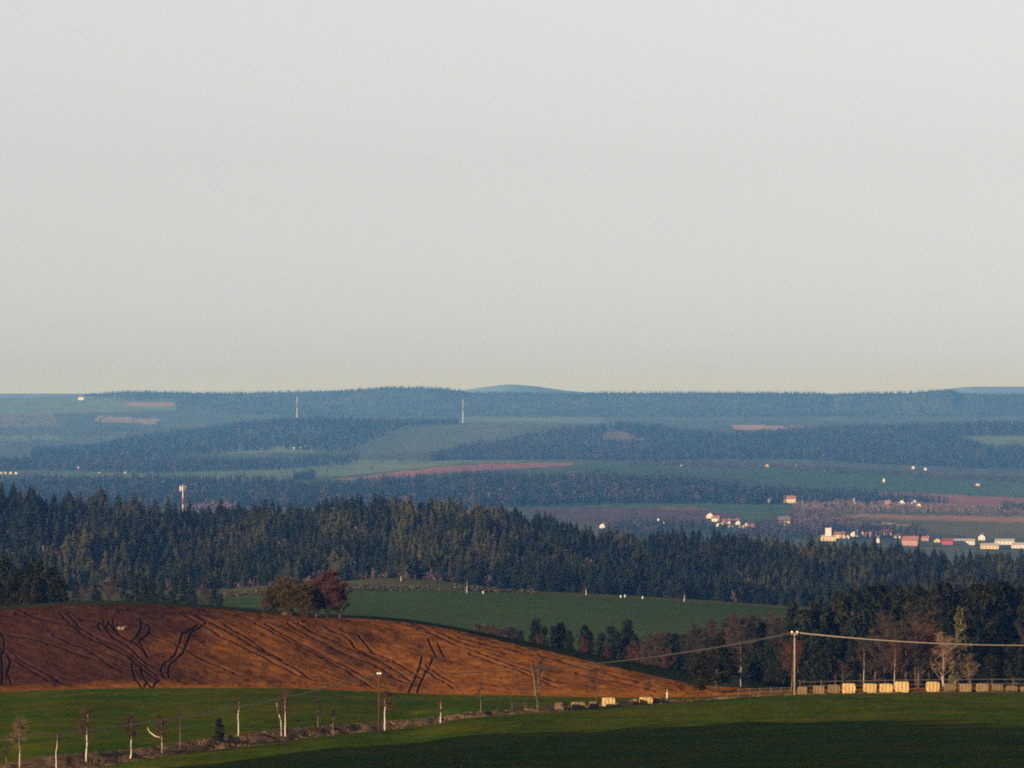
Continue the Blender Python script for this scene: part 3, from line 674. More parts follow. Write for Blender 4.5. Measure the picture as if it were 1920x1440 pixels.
# trees along the verge: (base px, base py, top py, kind, label)
rng = np.random.default_rng(77)
VERGE = [
    (12, 1432, 1400, 'thin', 'faint bare sapling at the left edge of the picture'),
    (37, 1440, 1356, 'tan', 'bushy tan sapling at the left end of the brown verge'),
    (106, 1444, 1370, 'bare', 'slender pale crownless trunk between the bushy tan sapling and the tall birch'),
    (162, 1428, 1332, 'birch', 'tall white birch with reddish crown on the left of the verge'),
    (244, 1424, 1345, 'birch', 'white birch with dense rust red crown, second tall birch from the left'),
    (304, 1412, 1342, 'fork', 'birch with one long white limb stretched out to the left'),
    (337, 1404, 1330, 'thin', 'thin reddish sapling just right of the birch with the long side limb'),
    (447, 1380, 1304, 'bare', 'tall pale bent trunk just right of the little dark spruce'),
    (535, 1384, 1300, 'birch2', 'bare birch with two stems and reddish twigs, near the middle of the verge'),
    (596, 1366, 1296, 'thin', 'straight thin dark sapling right of the double stemmed birch'),
    (625, 1380, 1320, 'thin', 'short dark sapling with a bushy foot on the verge'),
    (722, 1370, 1296, 'birch', 'white birch close beside the dark utility pole'),
    (826, 1356, 1312, 'thinwhite', 'short white stemmed sapling right of the dark utility pole'),
    (901, 1337, 1275, 'thin', 'slim sapling standing before the foot of the ploughed hill'),
    (1008, 1334, 1238, 'vfork', 'bare tree forking low into two stems before the ploughed hill'),
    (1118, 1328, 1252, 'open', 'bare spreading tree rising behind the left straw stacks'),
    (1213, 1318, 1262, 'thin', 'faint leafless sapling at the right end of the left straw stacks'),
]
for (px, by, ty, kind, label) in VERGE:
    D_ = hit(px, by, 800, 1035); loc = G(px, D_, -0.05); h = (by - ty) / F * D_
    sd = np.random.default_rng(int(px) + 5)
    kw = dict(clear=0.3, limbs=12, twigs=900, r0=0.10, tw=0.016, tl=0.8)
    tm, km = 'birch', 'twig_red'; spread = h * 0.24
    if kind == 'thin': kw.update(r0=0.045, twigs=420, limbs=9); tm = 'greybark'; km = 'twig_brown'; spread = h * 0.14
    elif kind == 'thinwhite': kw.update(r0=0.09, twigs=300, limbs=8); spread = h * 0.14
    elif kind == 'tan': kw.update(r0=0.07, twigs=1500, limbs=16); km = 'twig_tan'; spread = h * 0.30
    elif kind == 'bare': kw.update(r0=0.085, twigs=200, limbs=5, clear=0.6); spread = h * 0.12; km = 'twig_brown'; kw['wig'] = 0.09
    elif kind == 'birch': kw.update(r0=0.115, twigs=900, limbs=15, wig=0.10); spread = h * 0.28
    elif kind in ('fork', 'birch2'): kw.update(r0=0.10, twigs=1000, limbs=12); spread = h * 0.26
    elif kind == 'vfork': kw.update(r0=0.10, twigs=700, limbs=12, clear=0.45); tm = 'greybark'; km = 'twig_brown'; spread = h * 0.3
    elif kind == 'open': kw.update(r0=0.10, twigs=800, limbs=16, clear=0.4); tm = 'bark'; km = 'twig_brown'; spread = h * 0.36
    T, K = bare_tree_geo(h, spread, sd, **kw)
    if kind == 'fork':
        T.add(*tube([(0.1, 0, h * .42), (-0.8, 0, h * .46), (-1.5, -.1, h * .58), (-1.75, -.1, h * .70)], np.array([.10, .10, .08, .04]), 6))
    if kind == 'birch2':
        T.add(*tube([(-0.5, 0.3, 0), (-0.55, 0.3, h * .4), (-0.95, 0.3, h * .62), (-1.1, .3, h * .8)], np.array([.10, .09, .07, .03]), 6))
    if kind == 'vfork':
        T.add(*tube([(0, 0, h * .2), (-0.3, 0, h * .35), (-0.42, 0, h * .6), (-0.9, 0, h * .95)], np.array([.10, .08, .06, .02]), 6))
        T.add(*tube([(0, 0, h * .2), (0.25, 0, h * .38), (0.3, 0, h * .6), (1.1, 0, h * .9)], np.array([.10, .08, .06, .02]), 6))
    nm = {'thin': 'sapling', 'thinwhite': 'sapling', 'tan': 'sapling', 'bare': 'bare_tree', 'vfork': 'bare_tree', 'open': 'bare_tree'}.get(kind, 'birch_tree')
    tree(nm, label, 'birch tree' if nm == 'birch_tree' else ('sapling' if nm == 'sapling' else 'bare tree'), loc, T.mesh('trunk', M[tm], True), K.mesh('crown', M[km]))
# little spruce on the verge
D_ = hit(410, 1392, 800, 1035)
sp = tree('spruce_tree', 'little dark spruce standing alone on the verge', 'spruce tree', G(410, D_), *SPRU[0], scale=(0.30, 0.30, 0.215))

# pines at the end of the ploughed hill
tree('pine_tree', 'round dark pine at the tail of the ploughed hill', 'pine tree', G(1346, 1030, -0.1), *PINE[1], scale=(0.62, 0.62, 0.52))
tree('pine_tree', 'smaller pine leaning against the round dark pine on its left', 'pine tree', G(1308, 1020, -0.1), *PINE[2], scale=(0.45, 0.45, 0.40))
tree('birch_tree', 'slim white birch right of the round dark pine', 'birch tree', G(1389, 1036, -0.1), *bare_protos(1, 6.8, 1.2, 'birch', 'twig_brown', 500, r0=0.05, twigs=500)[0])

CREST = bare_protos(3, 8, 2.7, 'greybark', 'twig_red', 270, clear=0.06, limbs=34, twigs=6500, tw=0.04, r0=0.10)
# bushes on the crest of the ploughed hill
D_ = 1106
tree('bush', 'wide olive brown bush in the middle of the crest thicket', 'bush', G(540, D_, -0.4), *OLIVE_[0], scale=(0.80, 0.8, 0.76))
tree('bush', 'olive bush touching the red tree on the hill crest', 'bush', G(572, D_ - 2, -0.4), *OLIVE_[1], scale=(0.70, 0.7, 0.74), rz=1)
tree('bush', 'dark olive bush with sloping top left in the crest thicket', 'bush', G(514, D_ + 1, -0.4), *OLIVE_[2], scale=(0.62, 0.6, 0.60), rz=2)
tree('bush', 'low reddish brown shrub at the left end of the crest thicket', 'bush', G(495, D_ - 1, -0.3), *RED[3], scale=(0.34, 0.34, 0.30), rz=2)
tree('bare_tree', 'tall rust red leafless tree at the right end of the crest thicket', 'bare tree', G(612, D_, -0.4), *CREST[0], scale=(1.0, 1.0, 0.85))
tree('bare_tree', 'shorter rust red tree leaning out right of the tall rust red tree', 'bare tree', G(637, D_ + 1, -0.4), *CREST[1], scale=(0.66, 0.7, 0.66))
tree('bare_tree', 'brown leafless tree squeezed between olive bush and tall red tree', 'bare tree', G(592, D_ + 3, -0.4), *CREST[2], scale=(0.75, 0.75, 0.66))
# a heap of pale stones and earth left on the plough land
def heap(name, label, px, py, w, hgt, D0, D1, m, seed):
    r = np.random.default_rng(seed); D_ = hit(px, py, D0, D1); g = Geo()
    for i in range(9):
        a = r.random() * 6.28; q = r.random() * 0.5
        v, f = tube([(0, 0, -0.1), (0, 0, hgt * .3), (0, 0, hgt * .8), (0, 0, hgt)], np.array([.3, .34, .22, .05]) * w, 6)
        v = v * (0.5 + 0.6 * r.random()) + r.normal(size=v.shape) * 0.04 * w + np.array([math.cos(a) * q * w, math.sin(a) * q * w * .5, 0])
        g.add(v, f)
    o = add(name, g.mesh(name, m), loc=G(px, D_)); return tag(o, label, 'heap')
heap('stone_heap', 'small pale stone heap between looping wheel ruts on the ploughed hill', 229, 1180, 1.2, 0.4, 1042, 1107, M['greybark'], 5)
heap('earth_heap', 'rounded earth heap in front of the olive bushes on the crest', 535, 1151, 2.4, 0.8, 1085, 1108, M['verge'], 6)

# trees at the left edge behind the ploughed hill
rng = np.random.default_rng(21)
for i, (px, top, D_) in enumerate([(-60, 1050, 1330), (-28, 1062, 1290), (5, 1045, 1340), (22, 1062, 1300), (38, 1066, 1320), (52, 1054, 1350), (72, 1042, 1330), (90, 1064, 1300), (108, 1080, 1340), (122, 1096, 1300), (60, 1080, 1270), (20, 1085, 1260), (98, 1100, 1270)]):
    g_ = G(px, D_, -0.2); hgt = -(top - 720) / F * D_ - g_[2]; P_ = (PINE if i % 3 else SPRU)[i % 6]
    tree('pine_tree', 'dark conifer in the clump at the left edge behind the ploughed hill', 'conifer', g_, *P_, scale=(hgt / 14 * 0.8, hgt / 14 * 0.8, hgt / 14), rz=rng.random() * 6.28, group='conifers at the left edge')
for i, (px, top, D_, k) in enumerate([(140, 1088, 1900, 's'), (158, 1100, 1850, 'b'), (178, 1096, 1950, 's'), (200, 1092, 1900, 'b'), (216, 1090, 1980, 'b'), (235, 1084, 1900, 's'), (252, 1076, 1950, 's'), (270, 1080, 1900, 's'), (286, 1092, 1850, 's'), (302, 1088, 1900, 's'), (325, 1082, 1950, 's'), (345, 1078, 2000, 's'), (362, 1086, 1900, 's'), (385, 1100, 1850, 'b'), (402, 1098, 1850, 's'), (412, 1112, 1820, 's'), (120, 1090, 1950, 's'), (185, 1106, 1800, 's')]):
    g_ = G(px, D_, -0.2); hgt = max(3, -(top - 720) / F * D_ - g_[2]); P_ = SPRU[i % 6] if k == 's' else BROWN[i % 4]; b_ = 14 if k == 's' else 10
    tree('spruce_tree' if k == 's' else 'bare_tree', 'spruce showing its top over the left half of the ploughed hill' if k == 's' else 'leafless tree among spruces just behind the left half of the ploughed hill', 'spruce tree' if k == 's' else 'bare tree',
         g_, *P_, scale=(hgt / b_ * 1.15,) * 2 + (hgt / b_,), rz=rng.random() * 6.28, group='trees showing over the ploughed hill')

# row of trees in the dell between the plough land and the crop field
DELL = []
for (px, top, k) in [(905, 1178, 'b'), (922, 1186, 'r'), (940, 1182, 'b'), (958, 1176, 's'), (975, 1180, 's'), (1000, 1158, 's'), (1016, 1172, 's'), (1040, 1172, 's'), (1056, 1166, 's'), (1072, 1180, 's'), (1092, 1170, 's'), (1108, 1182, 's'), (1124, 1184, 's'), (1146, 1172, 's'), (1160, 1180, 's'), (1170, 1160, 's'), (1186, 1188, 's'), (1206, 1198, 'b'), (1228, 1196, 'b'), (1248, 1192, 'b'), (1268, 1186, 's'), (1290, 1188, 'b'), (1308, 1182, 'b'), (1326, 1166, 's'), (1346, 1172, 'b'), (1366, 1168, 'b'), (1386, 1164, 'b'), (1404, 1162, 'b'), (1424, 1164, 's'), (1442, 1158, 'b'), (1462, 1158, 's'), (1480, 1160, 'b')]:
    DELL.append((px, top, k, 1330 + 60 * rng.random()))
for (px, top, k) in [(1010, 1200, 'r'), (1095, 1208, 'r'), (1150, 1212, 's'), (1195, 1210, 'r'), (1225, 1228, 'r'), (1250, 1222, 'r'), (1270, 1232, 's'), (1290, 1220, 's'), (1312, 1232, 's'), (1335, 1226, 's'), (1368, 1228, 's'), (1404, 1222, 's'), (1425, 1226, 's'), (1450, 1215, 's'), (1180, 1230, 'r'), (1140, 1226, 'r'), (1380, 1212, 's'), (1415, 1204, 's'), (1440, 1200, 's'), (1462, 1192, 's'), (1350, 1214, 's'), (1320, 1216, 's'), (1474, 1184, 's')]:
    DELL.append((px, top, k, 1180 + 50 * rng.random()))
for i, (px, top, k, D_) in enumerate(DELL):
    g_ = G(px, D_, -0.2); hgt = max(3, -(top - 720) / F * D_ - g_[2])
    P_, b_, nm, lb, ct = {'s': (SPRU[i % 6], 14, 'spruce_tree', 'dark spruce in the row behind the tail of the ploughed hill', 'spruce tree'), 'b': (BROWN[i % 4], 10, 'bare_tree', 'brown leafless tree in the row behind the tail of the ploughed hill', 'bare tree'), 'r': (RED[i % 4], 8, 'bare_tree', 'reddish leafless tree in the row behind the tail of the ploughed hill', 'bare tree')}[k]
    wd = hgt / b_ * (0.95 if k == 's' else 1.0)
    tree(nm, lb, ct, g_, *P_, scale=(wd, wd, hgt / b_), rz=rng.random() * 6.28, group='tree row behind the ploughed hill')

# the grove on the right
GROVE = [(1494, 1124, 's'), (1482, 1150, 's'), (1508, 1140, 's'), (1562, 1106, 's'), (1580, 1118, 'p'), (1600, 1104, 'p'), (1618, 1112, 's'), (1632, 1094, 's'), (1650, 1098, 'p'), (1668, 1110, 'p'), (1690, 1094, 's'), (1706, 1100, 'p'), (1728, 1096, 'p'), (1748, 1106, 'p'), (1766, 1092, 'p'), (1786, 1098, 'p'), (1808, 1104, 'p'), (1826, 1094, 'p'), (1846, 1092, 'p'), (1866, 1090, 'p'), (1888, 1100, 'p'), (1904, 1096, 'p'), (1925, 1100, 'p'), (1950, 1095, 'p'), (1540, 1120, 's'), (1525, 1128, 's')]
for i, (px, top, k) in enumerate(GROVE):
    D_ = 1190 + 60 * rng.random(); g_ = G(px, D_, -0.2); hgt = -(top - 720) / F * D_ - g_[2]; P_ = (SPRU if k == 's' else PINE)[i % 6]
    tree('pine_tree' if k == 'p' else 'spruce_tree', ('tall pine' if k == 'p' else 'tall dark spruce') + ' forming the top of the dark grove on the right', 'pine tree' if k == 'p' else 'spruce tree', g_, *P_, scale=(hgt / 14 * 0.95,) * 2 + (hgt / 14,), rz=rng.random() * 6.28, group='tall trees of the right grove')
LOW = [(1500, 1205, 's'), (1530, 1180, 's'), (1555, 1190, 's'), (1580, 1176, 's'), (1600, 1196, 's'), (1640, 1170, 'p'), (1664, 1160, 'b'), (1700, 1162, 'p'), (1722, 1150, 'b'), (1742, 1170, 's'), (1776, 1156, 's'), (1846, 1176, 's'), (1862, 1200, 'p'), (1880, 1190, 'p'), (1900, 1204, 'p'), (1918, 1186, 'b'), (1940, 1196, 'p'), (1856, 1226, 'p'), (1890, 1232, 'p'), (1912, 1236, 's'), (1470, 1220, 's'), (1540, 1216, 's'), (1446, 1232, 's')]
for i, (px, top, k) in enumerate(LOW):
    D_ = 1100 + 50 * rng.random(); g_ = G(px, D_, -0.2); hgt = -(top - 720) / F * D_ - g_[2]
    P_, b_, nm, lb, ct = {'s': (SPRU[i % 6], 14, 'spruce_tree', 'lower dark spruce filling the inside of the right grove', 'spruce tree'), 'p': (PINE[i % 6], 14, 'pine_tree', 'lower pine filling the inside of the right grove', 'pine tree'), 'b': (BROWN[i % 4], 10, 'bare_tree', 'brown leafless tree inside the right grove', 'bare tree')}[k]
    tree(nm, lb, ct, g_, *P_, scale=(hgt / b_ * 1.1,) * 2 + (hgt / b_,), rz=rng.random() * 6.28, group='lower trees of the right grove')
D_ = 1085; g_ = G(1805, D_, -0.2); hgt = -(1136 - 720) / F * D_ - g_[2]
tree('larch_tree', 'yellow green cone shaped larch in front of the dark right grove', 'larch tree', g_, *LARCH[0], scale=(hgt / 14 * 0.9,) * 2 + (hgt / 14,))
for px, top, k, lb in [(1660, 1200, 'b', 'brownish bare tree at the left end of the bare thicket behind the bales'), (1690, 1188, 'b', 'brown bare tree in the left half of the bare thicket behind the bales'), (1716, 1190, 'b', 'tall brown tree in the middle of the bare thicket behind the bales'), (1744, 1182, 'r', 'tallest reddish tree of the bare thicket behind the bales'), (1768, 1196, 't', 'tan bare bush in the right half of the thicket behind the bales'), (1792, 1214, 't', 'low tan bush right of the tallest reddish tree'), (1818, 1236, 't', 'lowest tan bush at the right end of the thicket'), (1728, 1216, 't', 'tan bush in front of the tallest reddish tree')]:
    D_ = 1058 + 10 * rng.random(); g_ = G(px, D_, -0.2); hgt = -(top - 720) / F * D_ - g_[2]
    P_, b_ = {'r': (RED[px % 4], 8), 'b': (BROWN[px % 4], 10), 't': (TANB[px % 3], 7)}[k]
    tree('bare_tree' if k != 't' else 'bush', lb, 'bare tree' if k != 't' else 'bush', g_, *P_, scale=(hgt / b_ * 1.1,) * 2 + (hgt / b_,), rz=rng.random() * 6.28)
for px, by, ty, tm, km, sp, tw, nm, lb in [(1484, 1296, 1208, 'greybark', 'twig_red', 2.3, 2000, 'bare_tree', 'reddish spreading tree just left of the pale utility pole'), (1580, 1290, 1240, 'greybark', 'twig_brown', 0.9, 700, 'sapling', 'small faint sapling above the bales right of the pale pole'), (1566, 1290, 1262, 'birch', 'twig_brown', 0.4, 200, 'sapling', 'tiny thin sapling above the bales'),
                               (1620, 1290, 1210, 'birch', 'twig_brown', 1.6, 700, 'bare_tree', 'bare pale limbed tree behind the bales with open branches'), (1676, 1288, 1196, 'birch', 'twig_red', 1.1, 800, 'birch_tree', 'slim birch with lit stem at the left of the bare thicket')]:
    D_ = 1022; g_ = G(px, D_, -0.1); hgt = -(ty - 720) / F * D_ - g_[2]
    T, K = bare_tree_geo(hgt, sp, np.random.default_rng(px), clear=0.3, limbs=14, twigs=tw, r0=0.055, tw=0.018)
    tree(nm, lb, nm.replace('_', ' '), g_, T.mesh('trunk', M[tm], True), K.mesh('crown', M[km]))
g_ = G(1771, 1015, -0.1)
T, K = bare_tree_geo(2.6, 0.4, np.random.default_rng(9), clear=0.7, limbs=3, twigs=60, r0=0.15, lean=-0.2)
tree('birch_tree', 'short white leaning trunk behind the bales', 'birch tree', g_, T.mesh('trunk', M['birch'], True), K.mesh('crown', M['twig_brown']))

# tall wood left of the view; its shadow lies over the near meadow
rng = np.random.default_rng(78)
for i in range(84):
    y_ = 577 + 236 * (i % 42) / 42 + rng.normal() * 1.0; x_ = -0.0699 * y_ - 11 - (i // 42) * 6 - rng.random() * 3
    px = col_of(x_, y_); hgt = 28.5 + 2.5 * rng.random() - max(0, y_ - 768) * 0.28
    tree('spruce_tree', 'tall spruce of the wood left of the meadow', 'spruce tree', G(px, y_, -0.2), *SPRU[i % 6], scale=(hgt / 14 * 1.0,) * 2 + (hgt / 14,), rz=rng.random() * 6.28, group='wood beside the meadow')

# small trees and white posts on the crop field edge
for px, by, ty, lb in [(1099, 1116, 1099, 'short pale stem on the edge of the crop field before the dark wood, left one'), (1283, 1128, 1107, 'taller pale stem on the edge of the crop field before the dark wood, right one'), (752, 1090, 1072, 'thin pale stem at the top of the upper crop field'), (875, 1112, 1086, 'thin sapling on the line between the two crop fields')]:
    D_ = hit(px, by, 1850, 2178); hgt = (by - ty) / F * D_
    T, K = bare_tree_geo(hgt, hgt * .14, np.random.default_rng(px), clear=0.5, limbs=8, twigs=200, r0=0.13, tw=0.03)
    tree('sapling', lb, 'sapling', G(px, D_), T.mesh('trunk', M['birch'], True), K.mesh('crown', M['twig_brown']))
pv, pf = tube([(0, 0, 0), (0, 0, .5), (0, 0, 1.1), (0, 0, 1.3)], np.array([.35, .42, .35, .1]), 6)
WP = mk_mesh('wrapped_bale', pv, pf, M['white'], smooth=True)
for px, py, lb in [(706, 1106, 'dark'), (785, 1108, 'd'), (824, 1108, 'd'), (853, 1103, 'white wrapped bale standing highest on the upper crop field'), (906, 1113, 'white wrapped bale on the dark line between the crop fields'), (934, 1110, 'white wrapped bale at the right end of the upper crop field'), (1164, 1121, 'white wrapped bale on the far edge of the crop field, left of two'), (1172, 1120, 'white wrapped bale on the far edge of the crop field, right of two'), (1205, 1123, 'lone small white bale on the far edge of the crop field')]:
    if len(lb) < 6: continue
    o = add('wrapped_bale', WP, loc=G(px, hit(px, py, 1850, 2178))); o.scale = (.6, .6, .6); tag(o, lb, 'wrapped bale', 'white wrapped bales on the crop field')
# low hedge between the two crop fields
hg = Geo(); r = np.random.default_rng(4)
hc = r.uniform(420, 1000, 2600); hD = curve_eval('crop_far', hc)[0] + r.normal(size=2600) * 1.2
hz = ground_z(hc, hD); hp = np.stack([wx(hc, hD), hD, hz + r.random(2600) * 1.3 * (0.5 + vnoise(hc / 14, hc * 0, 5))], -1)
hg.add((hp[:, None, :] + r.normal(size=(2600, 3, 3)) * 0.32).reshape(-1, 3), np.arange(7800).reshape(-1, 3))
M['hedge'] = mat('hedge_leaves', (0.05, 0.045, 0.025), var=0.3, scale=0.5)
tag(add('hedge', hg.mesh('hedge', M['hedge'])), 'low dark hedge line between the two green crop fields', 'hedge')

# dry grass on the verge
r = np.random.default_rng(8); n = 9000

gc = r.uniform(-120, 1700, n); Da, Db = curve_eval('meadow_far', gc)[0], curve_eval('verge_far', gc)[0]
gD = Da + (Db - Da) * r.random(n)
cl = vnoise(gc / 9, gD / 3, 9); keep = r.random(n) < np.clip(cl * 1.6 - 0.2, 0, 1); gc, gD, cl = gc[keep], gD[keep], cl[keep]; n = len(gc)
b = np.stack([wx(gc, gD), gD, ground_z(gc, gD) - 0.15], -1); hgt = (0.10 + 0.25 * r.random(n) * cl)[:, None]
a = r.random(n) * 6.28; s = np.stack([np.cos(a), np.sin(a), a * 0], -1) * 0.05
tip = b + np.concatenate([r.normal(size=(n, 2)) * 0.15, hgt + 0.1], 1)
M['drygrass'] = mat('dry_grass_blades', (0.16, 0.105, 0.05), var=0.4, scale=0.6)
tag(add('dry_grass', mk_mesh('dry_grass', np.stack([b - s, b + s, tip], 1).reshape(-1, 3), np.arange(3 * n).reshape(-1, 3), M['drygrass'])), 'dry brown grass growing along the verge', 'grass', kind='stuff')
# stalks at the bottom edge of the picture
for px, top, ln, lb in [(850, 1418, -0.4, 'left dry stalk leaning outward at the bottom edge'), (881, 1414, 0.05, 'tallest upright dry stalk at the bottom edge'), (862, 1428, 0.3, 'short dry stalk between the two tall ones at the bottom edge'), (921, 1434, -0.1, 'short dry stalk standing apart at the bottom edge')]:
    D_ = 648; g_ = G(px, D_, -0.1); hgt = -(top - 720) / F * D_ - g_[2]; g2 = Geo()
    g2.add(*tube([(0, 0, 0), (ln * .2, 0, hgt * .5), (ln * .5, 0, hgt)], np.array([.06, .05, .02]), 5))
    for q in range(5):
        a = q * 1.3; z0 = hgt * (.45 + .1 * q)
        g2.add(*tube([(ln * .3, 0, z0), (ln * .3 + .25 * math.cos(a), .25 * math.sin(a), z0 + .35)], np.array([.025, .008]), 4))
    tag(add('dry_stalk', g2.mesh('dry_stalk', M['drygrass']), loc=g_), lb, 'dry stalk')

# ------------------------------------------------------------------ straw bales
def bale_meshes(w, d, h, seed, tiers=1):
    r = np.random.default_rng(seed)
    nx, ny, nz = 9, 5, 7
    g = Geo()
    def face(o, u, v, nu, nv):
        uu, vv = np.meshgrid(np.linspace(0, 1, nu), np.linspace(0, 1, nv), indexing='ij')
        P_ = np.array(o) + uu[..., None] * np.array(u) + vv[..., None] * np.array(v)
        i = np.arange(nu - 1)[:, None] * nv + np.arange(nv - 1)[None, :]; i = i.ravel()
        f = np.concatenate([np.stack([i, i + nv, i + nv + 1], -1), np.stack([i, i + nv + 1, i + 1], -1)])
        g.add(P_.reshape(-1, 3), f)
    x0, y0 = -w / 2, -d / 2
    face((x0, y0, 0), (w, 0, 0), (0, 0, h), nx, nz); face((-x0, y0, 0), (0, d, 0), (0, 0, h), ny, nz)
    face((-x0, -y0, 0), (-w, 0, 0), (0, 0, h), nx, nz); face((x0, -y0, 0), (0, -d, 0), (0, 0, h), ny, nz)
    face((x0, y0, h), (w, 0, 0), (0, d, 0), nx, ny)
    v = np.concatenate(g.v)
    q = np.round(v * 50).astype(int); jit = np.stack([vnoise(q[:, 0] * .37 + seed, q[:, 1] * .41 + q[:, 2] * .23 + k * 9, 40 + k) for k in range(3)], -1) - 0.5
    e = np.minimum(1, np.abs(v[:, 2:3] - h / 2) * 2 / h)**3 * np.minimum(1, np.abs(v[:, 0:1]) * 2 / w)**3
    v = v + jit * 0.10 - np.stack([np.sign(v[:, 0]), np.sign(v[:, 1]), np.sign(v[:, 2] - h / 2)], -1) * 0.05 * e
    fc = np.concatenate(g.f)
    tg = Geo()
    for fx in (-0.28, 0.0, 0.28):
        p = [(fx * w, y0 - .05, 0), (fx * w, y0 - .06, h * .5), (fx * w, y0 - .05, h + .03), (fx * w, 0, h + .05), (fx * w, -y0 + .05, h + .03)]
        tg.add(*tube(p, 0.018, 4, cap=False))
    return v, fc, tg
BV = [bale_meshes(1.85, 1.5, 1.42, s) for s in range(5)]
BM = {(k, m): mk_mesh('straw', BV[k][0], BV[k][1], M[m], smooth=False) for k in range(5) for m in ('straw', 'straw_old')}
BT = [BV[k][2].mesh('twine', M['twine']) for k in range(5)]
def bale(px, by, w_px, h_px, m, label, D_, yaw, k, dz=0.0, group='straw bales beside the green meadow'):
    e = empty('straw_bale', G(px, D_, dz), yaw); tag(e, label, 'straw bale', group)
    s = D_ / F; e.scale = (w_px * s / 1.85, 1.0, h_px * s / 1.42)
    add('straw', BM[k % 5, m], e); add('twine', BT[k % 5], e)
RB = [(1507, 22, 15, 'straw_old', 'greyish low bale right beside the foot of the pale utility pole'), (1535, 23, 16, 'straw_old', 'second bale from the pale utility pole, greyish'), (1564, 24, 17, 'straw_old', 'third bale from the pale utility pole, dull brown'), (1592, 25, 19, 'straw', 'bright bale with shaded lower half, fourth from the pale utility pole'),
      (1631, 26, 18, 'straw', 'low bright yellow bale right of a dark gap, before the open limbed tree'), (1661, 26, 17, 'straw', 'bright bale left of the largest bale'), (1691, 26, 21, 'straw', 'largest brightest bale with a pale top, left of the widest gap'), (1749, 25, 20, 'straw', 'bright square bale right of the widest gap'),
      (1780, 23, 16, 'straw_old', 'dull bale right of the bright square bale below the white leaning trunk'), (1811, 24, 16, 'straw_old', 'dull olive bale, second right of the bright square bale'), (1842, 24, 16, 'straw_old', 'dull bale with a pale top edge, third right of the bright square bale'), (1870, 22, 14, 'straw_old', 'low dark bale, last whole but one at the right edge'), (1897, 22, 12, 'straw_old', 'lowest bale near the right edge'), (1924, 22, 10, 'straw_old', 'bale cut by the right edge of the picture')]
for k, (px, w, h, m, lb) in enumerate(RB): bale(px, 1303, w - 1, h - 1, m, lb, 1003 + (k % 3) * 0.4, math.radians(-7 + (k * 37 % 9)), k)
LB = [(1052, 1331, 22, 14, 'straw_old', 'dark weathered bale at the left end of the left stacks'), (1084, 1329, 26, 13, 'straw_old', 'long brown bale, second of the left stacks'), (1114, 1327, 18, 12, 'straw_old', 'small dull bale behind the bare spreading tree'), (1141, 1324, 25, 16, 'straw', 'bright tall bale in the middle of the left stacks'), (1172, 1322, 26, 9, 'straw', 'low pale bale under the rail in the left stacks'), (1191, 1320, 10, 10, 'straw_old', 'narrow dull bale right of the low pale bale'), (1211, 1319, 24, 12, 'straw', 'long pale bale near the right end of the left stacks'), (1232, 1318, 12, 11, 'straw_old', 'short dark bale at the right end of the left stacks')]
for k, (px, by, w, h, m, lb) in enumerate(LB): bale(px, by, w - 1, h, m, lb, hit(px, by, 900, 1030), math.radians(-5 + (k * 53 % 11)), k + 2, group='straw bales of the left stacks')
# rails above the bales
def rail_fence(name, label, pts, hgt):
    e = empty(name, G(*pts[0])); tag(e, label, 'fence'); o0 = Vector(G(*pts[0]))
    P_ = [Vector(G(*p)) - o0 for p in pts]
    for p in P_:
        add('post', mk_mesh('post', *tube([p + Vector((0, 0, -.2)), p + Vector((0, 0, hgt + .1))], .06, 5), M['rail']), e)
    for q in (0.55, 0.95):
        add('rail', mk_mesh('rail', *tube([p + Vector((0, -.1, hgt * q)) for p in P_], .04, 5), M['rail']), e)
rail_fence('rail_fence', 'pale wooden rail fence left of the pale utility pole', [(x, 1006) for x in (1385, 1405, 1425, 1445, 1465, 1482)], 0.8)
rail_fence('rail_fence', 'wooden rail fence running behind the bright bales', [(x, 1008) for x in (1500, 1540, 1580, 1620, 1660, 1700, 1740, 1780, 1820, 1860, 1900, 1940)], 1.55)
rail_fence('rail_fence', 'dark low rail fence at the left end of the left stacks', [(x, hit(x, 1330, 900, 1030) + 1) for x in (960, 985, 1010, 1040)], 0.7)
tv, tf = tube([(0, 0, 0), (0, 0, 1.6)], .12, 6)
tag(add('marker_post', mk_mesh('marker_post', tv, tf, M['white']), loc=G(1251, hit(1251, 1316, 900, 1030))), 'white marker post right of the left stacks', 'post')

# ------------------------------------------------------------------ utility poles and wires
def utility_pole(px, D_, top, label, m, arm=0.45):
    g_ = G(px, D_, -0.2); h = -(top - 720) / F * D_ - g_[2]
    e = empty('utility_pole', g_); tag(e, label, 'utility pole', 'poles of the power line')
    add('pole', mk_mesh('pole', *tube([(0, 0, 0), (0, 0, h * .5), (0, 0, h)], np.array([.15, .13, .11]), 8), M[m], smooth=True), e)
    bx = Geo(); bx.add(*box(-arm, arm, -.09, .09, h - .30, h - .14)); add('crossarm', bx.mesh('crossarm', M[m]), e)
    for x in (-arm * .8, arm * .8):
        add('insulator', mk_mesh('insulator', *tube([(x, 0, h - .14), (x, 0, h), (x, 0, h + .08), (x, 0, h + .2)], np.array([.05, .15, .15, .08]), 7), M['ceramic'], smooth=True), e)
    return [Vector(g_) + Vector((x, 0, h + .02)) for x in (-arm * .8, arm * .8)]
pA = utility_pole(-330, 700, 1400, 'utility pole outside the left edge', 'pole')
pB = utility_pole(711, 921, 1264, 'dark reddish utility pole on the verge beside a white birch', 'pole_dark', 0.2)
pC = utility_pole(1490, 1000, 1186, 'pale utility pole at the left end of the right bale row', 'pole')
pD = utility_pole(2260, 1012, 1196, 'utility pole outside the right edge', 'pole')
